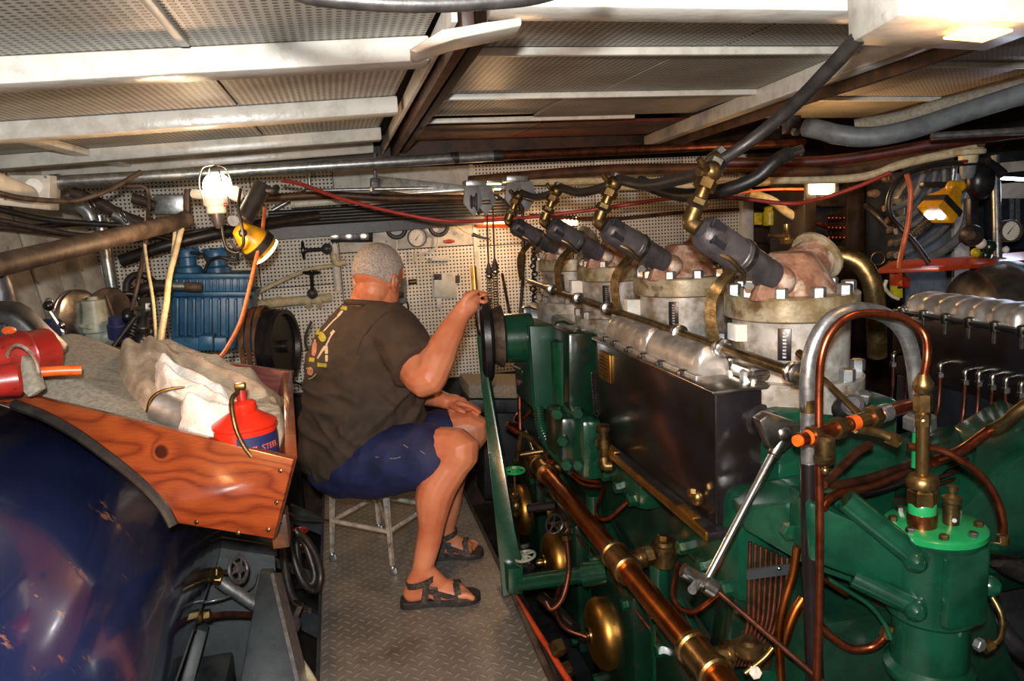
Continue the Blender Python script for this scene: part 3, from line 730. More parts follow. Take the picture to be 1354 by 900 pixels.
for px, py, Y in [(194, 428, 3.15), (188, 440, 3.1)]: G().lathe(w(px, py, Y), (.2, -.3, 1), [(0, .02), (.01, .028), (.03, .028), (.032, .022), (.08, .022), (.082, .03), (.10, .03)], 12).out('coupling', 'steel', t, 25)
G().spring(w(172, 445, 3.05), w(182, 415, 3.12), .018, .004, 7).out('spring', 'rubber', t, 60)
cyl('rod', 'rubber', t, w(150, 458, 3.0), w(178, 420, 3.05), .009)
t = thing('lever_tap', 'small tap with a bright ball lever near the plank wall', 'tap', w(75, 455, 2.9))
cyl('stem', 'steel', t, w(66, 412, 2.9), w(84, 440, 2.9), .007); G().ball(w(64, 404, 2.9), .018, 12, 8).out('knob', 'black_cast', t, 80); torus('ring', 'steel', t, w(65, 399, 2.9), (0, 1, 0), .012, .003, 16)
cyl('fork', 'steel', t, w(84, 438, 2.9), w(86, 460, 2.9), .008); G().lathe(w(62, 440, 2.95), (1, -.3, 0), [(0, .05), (.04, .05), (.04, .02)], 24).out('drum', 'label_blue', t)
G().ball(w(82, 430, 2.9), .014, 10, 7).out('joint', 'steel', t, 80)
tag(G().cyl(w(131, 285, 3.7), w(152, 402, 3.7), .026, n=18).out('stand_pipe', 'galv'), 'upright galvanised pipe behind the rusty pipe at the left', 'pipe')
t = thing('heating_pipe', 'thick rusty brown pipe crossing the left side below the ceiling', 'pipe', w(120, 320, 2.6))
cyl('run', 'rust', t, w(-30, 357, 2.15), w(242, 292, 3.25), .031, n=20); G().ball(w(244, 291, 3.25), .036, 14, 10).out('end_cap', 'rust', t, 80)

# ---------------------------------------------------------------- overhead conduits and boxes, left
t = thing('conduit', 'long galvanised conduit turning copper brown along the ceiling', 'conduit', w(560, 212, 3.4))
cyl('run', 'galv', t, w(66, 241, 3.3), w(654, 206, 3.4), .024, n=18)
cyl('brown_run', 'copper_dark', t, w(654, 206, 3.4), w(1062, 188, 3.5), .022, n=18)
cyl('tape', 'rubber', t, w(595, 209, 3.39), w(606, 208.5, 3.39), .0255, n=18); cyl('tape', 'rubber', t, w(652, 206, 3.4), w(664, 205.5, 3.4), .0255, n=18)
cyl('coupling', 'galv', t, w(66, 241, 3.3), w(80, 240, 3.3), .03, n=18)
t = thing('junction_box', 'white painted electrical box under the left ceiling edge', 'junction box', w(40, 270, 3.2))
bx('box', 8, 231, 66, 270, 3.2, .12, 'white', t, .006); G().cyl(w(45, 246, 3.2), w(45, 246, 3.19), .028, n=20).out('knockout', 'white', t)
for x, y in ((20, 262), (60, 234)): ball('screw', 'steel', t, w(x, y, 3.195), .005, 8, 6)
t = thing('plastic_pipe', 'white plastic pipe with wire tie at the top left corner', 'pipe', w(10, 245, 2.9))
cyl('run', 'white', t, w(-20, 236, 2.75), w(36, 258, 3.05), .036, n=20); torus('wire_tie', 'steel', t, w(8, 246, 2.88), (1, .3, -.2), .042, .004)
tag(G().prism([w(-10, 256, 2.9), w(66, 268, 3.1), w(66, 278, 3.1), w(-10, 270, 2.9)], (0, .1, .0), .004).out('bracket_plate', 'white'), 'white bracket plate below the white electrical box', 'bracket')
tag(tube('rusty_rod', 'rust', None, [(-5, 254, 2.7), (30, 262, 2.8), (90, 266, 3.0), (120, 260, 3.05), (150, 248, 3.1), (186, 227, 3.2)], .009), 'rusty bent rod sweeping under white box at the left', 'rod')
t = thing('pvc_pipes', 'grey plastic elbow pipes clustered under the conduit at the left', 'pipes', w(120, 280, 3.5))
tube('elbow_pipe', 'galv', t, [(84, 268, 3.5), (105, 272, 3.5), (116, 280, 3.5), (122, 292, 3.5)], .028, 12)
tube('elbow_pipe', 'wire_brown', t, [(95, 255, 3.6), (130, 268, 3.6), (160, 285, 3.6), (190, 296, 3.6)], .026, 12)
tube('elbow_pipe', 'galv', t, [(150, 284, 3.55), (165, 292, 3.55), (176, 305, 3.55)], .022, 12)
tube('elbow_pipe', 'wire_brown', t, [(175, 262, 3.6), (190, 266, 3.6), (206, 273, 3.6)], .022, 12)
for x, y in ((122, 272), (162, 284)): torus('wire_tie', 'steel', t, w(x, y, 3.5), (1, 0, .4), .036, .003)
tag(bx('switch_box', 203, 257, 243, 284, 3.6, .1, 'galv'), 'galvanised switch box hanging right of grey plastic pipes', 'box')
tag(bx('wood_hanger', 243, 250, 250, 296, 3.3, .05, 'dark_wood', bev=.002), 'narrow wooden hanger strip beside the galvanised switch box', 'hanger')
# loom of dark cables running along the left
for i, P in enumerate([[(-5, 276, 3.3), (60, 290, 3.4), (130, 296, 3.5), (210, 300, 3.6)], [(-5, 290, 3.5), (60, 303, 3.6), (120, 312, 3.7), (200, 306, 3.8)], [(40, 300, 3.7), (100, 296, 3.8), (140, 298, 3.8), (230, 318, 3.9)], [(-5, 300, 3.6), (90, 310, 3.8), (170, 318, 3.9), (300, 300, 4.0)]]):
    tag(tube('loom_cable', 'wire_brown' if i % 2 else 'rubber', None, P, .012), ['highest dark cable running along the left above the rusty pipe', 'second dark cable above the rusty pipe, passing under the pvc elbows', 'short dark cable emerging behind the rusty pipe near the stand pipe', 'lowest dark cable along the left, running on to the wall'][i], 'cable', 'dark cables along the left side')
tag(tube('black_run', 'rubber', None, [(160, 345, 3.9), (230, 322, 3.9), (330, 300, 4.0), (420, 285, 4.2)], .03, 10), 'thick black hose rising behind the rusty pipe towards the wall', 'hose')
def strap(name, mat, label, P, r, cat='cable', group=None): return tag(tube(name, mat, None, P, r, 8), label, cat, group)
strap('cream_cable', 'wire_cream', 'wide cream cable hanging down to the towel', [(240, 302, 3.2), (233, 330, 3.15), (224, 365, 3.0), (220, 400, 2.8), (214, 436, 2.6), (211, 462, 2.45)], .011)
strap('cream_cable', 'wire_cream', 'short cream cable beside the rusty pipe end', [(231, 298, 3.22), (231, 312, 3.2), (228, 340, 3.15), (222, 380, 3.05)], .008)
strap('cream_cable', 'wire_cream', 'thin cream cable hanging left of the wide cream one', [(196, 270, 3.3), (191, 310, 3.2), (194, 345, 3.1), (202, 395, 2.9), (206, 440, 2.6), (207, 466, 2.45)], .006)
strap('brown_cable', 'wire_brown', 'dark brown cable falling straight beside the thin cream cable', [(168, 246, 3.3), (190, 247, 3.3), (196, 260, 3.3), (195, 300, 3.2), (189, 340, 3.15), (180, 385, 3.1), (174, 410, 3.1)], .008)

# caged work lamp, lit
lp = w(288, 262, 3.1)
t = thing('work_lamp', 'lit caged bulb in a white cast holder hanging below the conduit', 'lamp', lp)
G().lathe(w(287, 283, 3.1), UP, [(0, .02), (.005, .036), (.03, .036), (.035, .045), (.06, .046)], 24).out('holder', 'white', t)
G().ball(w(287, 246, 3.1), (.052, .052, .05), 24, 14).out('bulb', 'bulb', t, 80)
G().lathe(w(287, 283, 3.1), -UP, [(-.005, .026), (.03, .022), (.05, .012), (.055, .008)], 16).out('gland', 'grey_cast', t)
for a in range(4):
    an = a * PI / 2 + .5; x, y = math.cos(an) * .062, math.sin(an) * .062; b = w(287, 262, 3.1)
    tube('cage_wire', 'steel', t, [b + Vector((x * .8, y * .8, -.01)), b + Vector((x, y, .05)), b + Vector((x * .7, y * .7, .11)), b + Vector((0, 0, .125))], .003, 5)
tube('arm', 'white', t, [(256, 256, 3.15), (270, 258, 3.12), (280, 265, 3.1)], .018, 10); G().ball(w(312, 256, 3.12), (.03, .02, .03)).out('lug', 'white', t, 80)
cyl('red_mark', 'red_paint', t, w(296, 270, 3.06), w(300, 270, 3.06), .008)
tube('cord', 'rubber', t, [(293, 285, 3.1), (294, 308, 3.1), (300, 328, 3.1), (312, 334, 3.1), (322, 328, 3.1)], .006)
tube('pull_chain', 'steel', t, [(304, 262, 3.08), (305, 275, 3.08), (305, 288, 3.08)], .003, 5)
# yellow hand lamp with black handle
t = thing('hand_lamp', 'yellow inspection lamp hanging by its thick black handle', 'lamp', w(328, 318, 3.0))
cyl('handle', 'rubber', t, w(348, 244, 3.05), w(322, 292, 3.0), .034, n=18, bev=.006)
tube('hook', 'rubber', t, [(345, 245, 3.05), (352, 250, 3.03), (362, 252, 3.03), (366, 248, 3.05)], .014)
hd = (w(350, 330, 3.04) - w(316, 300, 3.0)).normalized()
G().lathe(w(314, 300, 3.0), hd, [(0, .02), (.005, .03), (.05, .05), (.075, .058), (.13, .062)], 28).out('head', 'yellow_plastic', t)
G().lathe(w(314, 300, 3.0) + hd * .085, hd, [(0, .06), (.001, .066), (.03, .067), (.031, .06)], 28).out('rubber_band', 'rubber', t)
G().lathe(w(314, 300, 3.0) + hd * .128, hd, [(0, .06), (.012, .062), (.018, .05)], 28).out('lens', 'lamp_warm', t)
G().lathe(w(307, 292, 3.0), Vector((.3, -1, 0)), [(0, .02), (.03, .02)], 14).out('switch', 'steel', t)
G().ball(w(321, 308, 2.94), .016, 10, 8).out('knob', 'rubber', t, 80)
tube('cord', 'rubber', t, [(318, 250, 3.0), (315, 275, 2.95), (320, 300, 2.93), (322, 322, 2.94), (314, 330, 2.98), (304, 318, 3.0)], .006)
strap('extension_cord', 'wire_orange', 'orange extension cord hanging from the yellow hand lamp to the tray', [(350, 275, 3.1), (348, 296, 3.05), (345, 316, 3.0), (338, 345, 2.95), (330, 380, 2.85), (318, 425, 2.7), (300, 460, 2.5), (287, 477, 2.4)], .0075)
strap('red_cable', 'wire_red', 'long red cord sagging across the engine room below the ceiling', [(372, 238, 3.2), (400, 244, 3.25), (450, 262, 3.35), (520, 280, 3.4), (590, 292, 3.4), (650, 291, 3.4), (720, 285, 3.3), (800, 275, 3.2), (880, 263, 3.1), (960, 261, 2.9), (1040, 269, 2.8), (1080, 264, 2.7), (1130, 248, 2.6), (1178, 228, 2.5)], .0085)

# ================================================================ BACK WALL
t = thing('wall_manifold', 'black valve manifold block high on the pegboard above the man', 'manifold', w(465, 310, 4.3))
bx('block', 437, 305, 493, 320, 4.3, .08, 'black_cast', t, .004); bx('top_block', 450, 288, 478, 304, 4.3, .07, 'black_cast', t, .004)
for x in (443, 462, 482): 
    bx('plate', x - 6, 308, x + 6, 317, 4.285, .02, 'steel', t, .002); G().hexa(w(x, 312, 4.285), w(x, 312, 4.27), .011).out('bolt', 'steel', t, 25)
for x in (453, 473): bx('stud', x - 1, 288, x + 1, 303, 4.28, .02, 'copper', t, .002)
cyl('stud_knob', 'steel', t, w(465, 306, 4.29), w(465, 306, 4.27), .014)
bx('bracket', 428, 293, 450, 306, 4.32, .06, 'grey_cast', t, .004)
t = thing('cable_tray', 'black mesh cable tray running along the top of the back wall', 'cable tray', w(520, 290, 4.2))
G().prism([w(350, 297, 4.25), w(640, 276, 4.25), w(640, 296, 4.25), w(350, 318, 4.25)], (0, .03, 0)).out('channel', 'black', t)
for i in range(5): tube('run', 'rubber', t, [(355, 282 + 4 * i, 4.2 - .01 * i), (450, 276 + 4 * i, 4.2), (560, 270 + 4 * i, 4.2), (690, 264 + 4 * i, 4.2)], .013)
t = thing('wall_pipework', 'pale pipework with two dark handwheels on the pegboard left of man', 'pipework', w(410, 400, 4.33))
cyl('upright', 'white', t, w(441, 322, 4.33), w(447, 384, 4.33), .02)
tube('sloping_pipe', 'wire_cream', t, [(334, 390, 4.2), (370, 372, 4.25), (410, 356, 4.3), (450, 350, 4.33)], .012)
tube('lower_pipe', 'wire_cream', t, [(330, 405, 4.15), (365, 400, 4.25), (412, 396, 4.33), (438, 393, 4.33)], .026, 12)
for x in (366, 404, 418): G().hexa(w(x, 400, 4.3), w(x + 7, 399, 4.3), .038).out('coupling', 'wire_cream', t, 25)
tube('upper_pipe', 'wire_cream', t, [(440, 336, 4.3), (445, 348, 4.3), (458, 346, 4.3)], .018)
for c, b in (((401, 331), (432, 329)), ((412, 360), (413, 388))):
    handwheel(t, 'handwheel', 'black_cast', w(*c, 4.25), w(*b, 4.25) - w(*c, 4.25), .042, .008)
    cyl('valve_stem', 'black_cast', t, w(*c, 4.25), w(*b, 4.27), .01); G().ball(w(*b, 4.28), .03, 12, 8).out('valve_body', 'grey_cast', t, 80)
cyl('cross_pipe', 'grey_cast', t, w(352, 306, 4.3), w(432, 292, 4.3), .017); G().ball(w(413, 297, 4.28), .03, 12, 8).out('tee', 'grey_cast', t, 80)
def gauge(name, label, c, ax, R, dial='glass_white', case='grey_cast', depth=.04):
    tt = thing(name, label, 'gauge', c); ax = Vector(ax).normalized()
    G().lathe(c - ax * depth, ax, [(0, R * .9), (depth * .2, R), (depth, R), (depth * 1.05, R * .97), (depth * 1.05, R * .88), (depth * .8, R * .86)], 32, cap=False).out('case', case, tt)
    G().lathe(c - ax * depth * .3, ax, [(0, R * .88), (.002, R * .87)], 32).out('dial', dial, tt)
    x, y, z = frame(ax); f = c - ax * depth * .25
    g = G()
    for k in range(16):
        a = math.radians(-50 + 280 * k / 15); d = x * math.cos(a) + y * math.sin(a); s = ax.cross(d)
        g.prism([f + d * R * .7 - s * R * .015, f + d * R * .7 + s * R * .015, f + d * R * .82 + s * R * .015, f + d * R * .82 - s * R * .015], ax * .0008)
    g.out('scale_marks', 'black', tt, smooth=False)
    d = (x * -.6 + y * .75).normalized(); s = ax.cross(d)
    G().prism([f - d * R * .35 - s * R * .05, f - d * R * .35 + s * R * .05, f + d * R * .75], ax * .0015).out('needle', 'black', tt, smooth=False)
    return tt
gauge('pressure_gauge', 'white dial gauge in the white board on the back wall', w(552, 314, 4.33), (0, -1, .05), .055)
for i, (x, y) in enumerate(((524, 302), (580, 299))):
    tag(torus('gauge_ring', 'grey_cast', None, w(x, y, 4.36), (0, -1, 0), .05, .012), ['dark ring of a hidden gauge left of the white dial gauge', 'dark ring of a hidden gauge right of the white dial gauge'][i], 'ring')
for i, P in enumerate([[(524, 312, 4.37), (524, 330, 4.37), (512, 345, 4.37)], [(549, 330, 4.37), (549, 345, 4.37)], [(557, 330, 4.37), (557, 345, 4.37)], [(579, 310, 4.37), (578, 325, 4.37), (568, 334, 4.37), (556, 332, 4.37)]]):
    tag(tube('gauge_line', 'white', None, P, .006), ['bent white line under the left dark gauge ring', 'left short white line under the white dial gauge', 'right short white line under the white dial gauge', 'curved white line from the right dark gauge ring to dial gauge'][i], 'pipe', 'white gauge lines on the back wall')
tag(G().ball(w(594, 319, 4.395), (.035, .004, .012), 14, 6).out('red_badge', 'red_oxide'), 'small oval red badge on the white wall board', 'badge')
tag(bx('board_handle', 571, 340, 595, 345, 4.37, .02, 'white', bev=.003), 'white ledge strip under the red badge on the wall', 'ledge')
t = thing('wall_phone', 'grey wall unit with dark window and cord right of the man\'s face', 'switch', w(532, 400, 4.35))
bx('housing', 524, 368, 538, 402, 4.34, .05, 'grey_plank', t, .012); bx('window', 527, 386, 534, 394, 4.335, .01, 'black', t, .001)
cyl('gland', 'black_cast', t, w(530, 402, 4.35), w(530, 412, 4.35), .012); tube('cord', 'rubber', t, [(538, 398, 4.35), (540, 408, 4.35), (534, 420, 4.36)], .006); cyl('brass_stub', 'brass_dull', t, w(540, 373, 4.36), w(551, 372, 4.36), .016)
t = thing('worn_plate', 'scuffed pale metal plate fixed on the pegboard near the lever hand', 'plate', w(590, 385, 4.38))
bx('plate', 574, 361, 604, 393, 4.385, .012, 'white', t, .003)
bx('corner_stain', 574, 362, 584, 370, 4.384, .004, 'rust', t, .001); bx('corner_stain', 602, 364, 608, 374, 4.384, .004, 'rust', t, .001); bx('tongue', 578, 394, 584, 408, 4.39, .006, 'white', t, .001)
# hanging control chains with wire above
for i, x in enumerate((648, 656)):
    dy = (i * -6); t = thing('control_chain', ['left of two roller chains hanging by wires from the pulley block', 'right of two roller chains hanging by wires from the pulley block'][i], 'chain', w(x, 440, 3.35))
    cyl('wire', 'rust', t, w(x - 5, 262, 3.3), w(x - 2, 355 + dy, 3.35), .004, n=8)
    G().lathe(w(x - 2, 348 + dy, 3.35), -UP, [(0, .006), (.02, .012), (.045, .018), (.05, .006)], 12).out('socket', 'rust', t)
    G().ball(w(x - 1, 365 + dy, 3.35), .016, 10, 8).out('shackle', 'steel', t, 80)
    for k in range(19):
        p = w(x - 1 + k * .12, 371 + dy + k * 3.4, 3.35); g = G(); o_ = .002 * (k % 2)
        for s in (-1, 1): g.box(p + Vector((s * (.0085 + o_), 0, 0)), (.002, .008, .0135))
        g.cyl(p + Vector((-.0105, 0, 0)), p + Vector((.0105, 0, 0)), .0035, n=8).out('link', 'rust', t, 60)
tag(G().cyl(w(664, 362, 3.5), w(676, 425, 3.3), .007).out('thin_lever', 'rust'), 'thin rusty bar leaning right of the two chains', 'bar')
tag(tube('black_conduit', 'rubber', None, [(690, 262, 4.39), (692, 330, 4.39), (691, 370, 4.39), (688, 414, 4.39)], .01), 'upright black cable between the chains and first cylinder', 'cable')
t = thing('hanging_chain', 'dark roller chain hanging behind the first cylinder head', 'chain', w(708, 420, 3.7))
for k in range(18): G().torus(w(705 + (k % 3), 322 + k * 5, 4.37), (1, 0, 0) if k % 2 else (0, 1, 0), .016, .006, 10, 5).out('link', 'black_cast', t, 60)
# pulley blocks
for i, (x, y) in enumerate(((630, 268), (684, 262))):
    c = w(x, y, 3.3); t = thing('pulley_block', ['left grey steel pulley block under the ceiling above the chains', 'right grey steel pulley block under the ceiling above the chains'][i], 'pulley', c)
    G().lathe(c - Vector((.015, 0, 0)), (1, -.5, 0), [(0, .02), (0, .05), (.006, .053), (.012, .045), (.018, .045), (.024, .053), (.03, .05), (.03, .02)], 26).out('sheave', 'grey_cast', t)
    for s in (-.025, .03):
        q = c + Vector((s, -.01, 0)); G().prism([q + Vector((-.03, -.02, .07)), q + Vector((.03, -.02, .07)), q + Vector((.045, -.03, 0)), q + Vector((.0, -.03, -.06)), q + Vector((-.04, -.02, 0))], Vector((.002, -.007, 0)), .001).out('cheek_plate', 'grey_plank', t)
    cyl('axle', 'steel', t, c + Vector((-.04, .0, 0)), c + Vector((.05, -.06, 0)), .01)
    bx('mount', x - 14, y - 30, x + 14, y - 22, 3.28, .1, 'galv', t, .003)
tag(tube('pulley_wire', 'rubber', None, [(640, 270, 3.3), (655, 258, 3.3), (668, 268, 3.3), (682, 285, 3.3)], .005), 'thin wire curving between the two pulley blocks', 'wire')
# shaft plate near the ceiling, orange lamps on the wall
t = thing('steel_bracket', 'long flat grey steel bracket under the deck beside conduit', 'bracket', w(560, 240, 3.6))
G().prism([w(498, 232, 3.6), w(622, 246, 3.5), w(622, 252, 3.5), w(540, 256, 3.55), w(498, 250, 3.6)], (0, .02, .0), .003).out('plate', 'galv', t)
bx('clamp', 490, 235, 502, 256, 3.58, .06, 'grey_cast', t, .004); bx('hanger', 494, 196, 498, 238, 3.6, .03, 'grey_cast', t, .002); cyl('shaft', 'galv', t, w(405, 252, 3.6), w(690, 246, 3.5), .008)
for x in (492, 567, 650): G().hexa(w(x, 253, 3.55), w(x, 247, 3.55), .012).out('nut', 'steel', t, 25)
t = thing('bulkhead_lamp', 'glowing orange strip lamp low on the wall behind the chains', 'lamp', w(656, 294, 4.3))
bx('housing', 630, 286, 682, 301, 4.33, .05, 'red_oxide', t, .005); bx('tube', 636, 291, 678, 296, 4.31, .02, 'lamp_orange', t, .006)
lamp('bulkhead_lamp_glow', 'POINT', w(657, 300, 4.05), 6, (1, .6, .3), .05)
t = thing('deck_lamp', 'small warm deck lamp glowing between the two pulley blocks', 'lamp', w(654, 245, 3.6))
bx('lens', 645, 241, 663, 251, 3.6, .03, 'lamp_warm', t, .006); bx('base', 642, 238, 666, 242, 3.58, .07, 'galv', t, .003)
t = thing('filament_lamp', 'small lamp with bright wire bars behind the second valve', 'lamp', w(755, 300, 4.38))
for i in range(4): bx('bar', 746 + 5 * i, 287, 748 + 5 * i, 298, 4.37, .03, 'lamp_warm', t, .002)
bx('frame', 744, 285, 764, 287, 4.36, .045, 'black', t, .002); bx('frame', 744, 298, 764, 300, 4.36, .045, 'black', t, .002)
tag(tube('cream_cable', 'wire_cream', None, [(598, 294, 4.3), (612, 304, 4.3), (622, 309, 4.3)], .006), 'short cream cord below the red cord right of gauges', 'cord')
tag(tube('clamp_tool', 'black_cast', None, [(625, 310, 4.39), (635, 313, 4.38), (648, 316, 4.37)], lambda q: .012 * (1 - .7 * q)), 'small black clamp clipped at the end of cream cord', 'clamp')
# beams and boards seen below the deck near the wall
for i, (P, mat, r) in enumerate([([(350, 262, 3.9), (430, 258, 3.9), (520, 262, 3.9), (640, 262, 3.9)], 'warm_wood', .02), ([(385, 270, 4.1), (500, 262, 4.1), (640, 252, 4.1)], 'white', .02), ([(700, 262, 4.0), (800, 248, 3.9), (900, 246, 3.8), (1040, 240, 3.6)], 'wire_cream', .02), ([(700, 285, 4.38), (800, 290, 4.38), (900, 281, 4.38), (1000, 276, 4.38)], 'warm_wood', .012), ([(620, 240, 3.9), (800, 225, 3.9), (960, 222, 3.8), (1080, 215, 3.5)], 'warm_wood', .03), ([(700, 240, 3.9), (860, 238, 3.9), (1000, 238, 3.7), (1090, 228, 3.4)], 'wire_cream', .018)]):
    tag(tube('deck_pipe', mat, None, P, r, 10), ['brown pipe under the deck edge above the manifold', 'white painted pipe under the deck edge above the gauges', 'cream insulated pipe over the middle cylinder valves', 'thin brown pipe along the wall behind the cylinder valves', 'thick brown pipe just below the copper brown conduit', 'cream pipe between the brown pipe and valves'][i], 'pipe')
t = thing('flat_diagonal_strut', 'diagonal flat strut under the white deck left of bracket', 'strut', w(420, 262, 3.8))
cyl('strut', 'galv', t, w(360, 278, 4.3), w(410, 250, 4.3), .013); cyl('strut', 'dark_wood', t, w(410, 250, 4.3), w(460, 272, 4.3), .015); cyl('hanger', 'galv', t, w(410, 250, 4.3), w(410, 250, 4.3) + Vector((0, .0, .14)), .01)
# ================================================================ ENGINE
YC = [1.53, 2.08, 2.63, 3.18]; XC = 1.0
Z = Vector((0, 0, 1))
t = thing('engine', 'dark green enamelled diesel engine crankcase filling the right of the room', 'engine', (1.0, 2.3, -.45))
g = G(); g.box((1.02, 2.46, .73), (.30, 2.18, .35), bev=.02); g.out('upper_block', 'green', t)
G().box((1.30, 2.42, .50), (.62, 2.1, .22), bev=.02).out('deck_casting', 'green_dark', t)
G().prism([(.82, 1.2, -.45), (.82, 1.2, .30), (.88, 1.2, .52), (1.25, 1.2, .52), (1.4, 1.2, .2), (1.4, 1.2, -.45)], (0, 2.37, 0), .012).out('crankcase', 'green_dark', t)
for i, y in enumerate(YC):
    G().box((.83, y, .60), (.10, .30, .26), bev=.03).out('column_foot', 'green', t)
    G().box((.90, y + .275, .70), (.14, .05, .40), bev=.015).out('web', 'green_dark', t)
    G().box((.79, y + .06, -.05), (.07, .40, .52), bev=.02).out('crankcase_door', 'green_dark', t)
    G().cyl((.80, y - .24, .36), (.80, y - .24, -.25), .028, n=12).out('pillar', 'green', t)
    for dz in (.17, -.27):
        for dy in (-.1, .2): nut('bolt', 'green', t, (.757, y + dy, dz), (-1, 0, 0), .02, .018)
    for dy in (-.11, 0, .11): nut('bolt', 'green', t, (.785, y + dy, .50), (-1, 0, 0), .022, .018)
    G().cyl((.80, y + .18, .31), (.775, y - .26, .20), .013, n=10).out('tie_rod', 'green', t)
    tube('oil_line', 'copper_dark', t, [Vector((.80, y - .22, .12)), Vector((.76, y - .1, .18)), Vector((.765, y + .1, .20)), Vector((.80, y + .25, .22))], .006, 6)
    tube('oil_line', 'copper', t, [Vector((.76, y - .12, .50)), Vector((.71, y - .08, .44)), Vector((.71, y + .02, .42)), Vector((.77, y + .12, .45))], .007, 6)
for i, y in enumerate((1.62, 2.17, 2.72, 3.27)):
    if i == 0: continue
    tt = thing('inspection_cover', ['', 'brass painted round inspection dome lowest and nearest the walkway end', 'second brass inspection dome, beside the green lever bracket tube', 'far brass inspection dome half hidden behind the handwheel valve'][i], 'cover', (.755, y, 0), 'round brass inspection domes on crankcase')
    G().lathe((.757, y, -.03), (-1, 0, 0), [(0, .112), (.02, .116), (.04, .108), (.052, .09), (.06, .05), (.062, .01)], 36).out('dome', 'brass_gold', tt)
    G().lathe((.70, y, -.03), (-1, 0, 0), [(0, .03), (.01, .028), (.012, .014), (.03, .014), (.04, .008)], 16).out('centre_nut', 'brass', tt)

# ---- cylinders
def cylinder(y, label):
    c = Vector((XC, y, 0)); t = thing('engine_cylinder', label, 'cylinder', c + Z * .86, 'aluminium painted engine cylinders')
    G().lathe(c + Z * .86, Z, [(0, .155), (.004, .16), (.085, .16), (.09, .155), (.09, .128), (.226, .128)], 44).out('barrel', 'alu_white', t)
    G().lathe(c + Z * 1.082, Z, [(0, .14), (.004, .147), (.05, .147), (.054, .143), (.054, .02)], 44).out('top_flange', 'alu_dirty', t)
    G().lathe(c + Z * 1.134, Z, [(0, .105), (.01, .10), (.07, .062), (.085, .05), (.09, .045), (.092, .01)], 28).out('head', 'rust_red', t)
    # outlet neck leaning aft-right with a clamped ring
    n0 = c + Vector((.02, .02, 1.16)); nd = Vector((.72, .25, .42)).normalized()
    G().lathe(n0, nd, [(0, .06), (.06, .055), (.09, .05)], 22).out('outlet_neck', 'rust_red', t)
    G().lathe(n0 + nd * .088, nd, [(0, .058), (.004, .064), (.012, .064), (.016, .058)], 24).out('clamp_ring', 'alu_dirty', t)
    for k in range(10):
        a = 2 * PI * k / 10 + .2; p = c + Vector((.124 * math.cos(a), .124 * math.sin(a), 1.135)); nut('bolt', 'galv', t, p, Z, .022, .0165)
    for k in range(8):
        a = 2 * PI * k / 8 + .35; p = c + Vector((.146 * math.cos(a), .146 * math.sin(a), .95)); nut('bolt', 'galv', t, p, Z, .026, .017)
    # slotted black vent plate on the barrel
    a0 = math.radians(-128); d = Vector((math.cos(a0), math.sin(a0), 0)); s = Vector((-d.y, d.x, 0)); p = c + d * .128 + Z * 1.035
    vp = G().prism([p - s * .014 - Z * .035, p + s * .014 - Z * .035, p + s * .014 + Z * .035, p - s * .014 + Z * .035], d * .003, .001).out('vent_plate', 'black_cast', t)
    g = G()
    for k in range(8): g.prism([p + d * .003 + s * sx * .009 - s * .003 + Z * (-.029 + .0075 * k) for sx in (0,)] + [p + d * .003 + s * .004 + Z * (-.029 + .0075 * k), p + d * .003 + s * .004 + Z * (-.025 + .0075 * k), p + d * .003 - s * .004 + Z * (-.025 + .0075 * k)], d * .002)
    g.out('slat', 'galv', vp, smooth=False)
    return t
for i, y in enumerate(YC):
    cylinder(y, ['nearest and largest engine cylinder, behind the grey pipe arch', 'second engine cylinder counted from the camera end', 'third engine cylinder counted from the camera end', 'farthest engine cylinder, beside the green control box'][i])

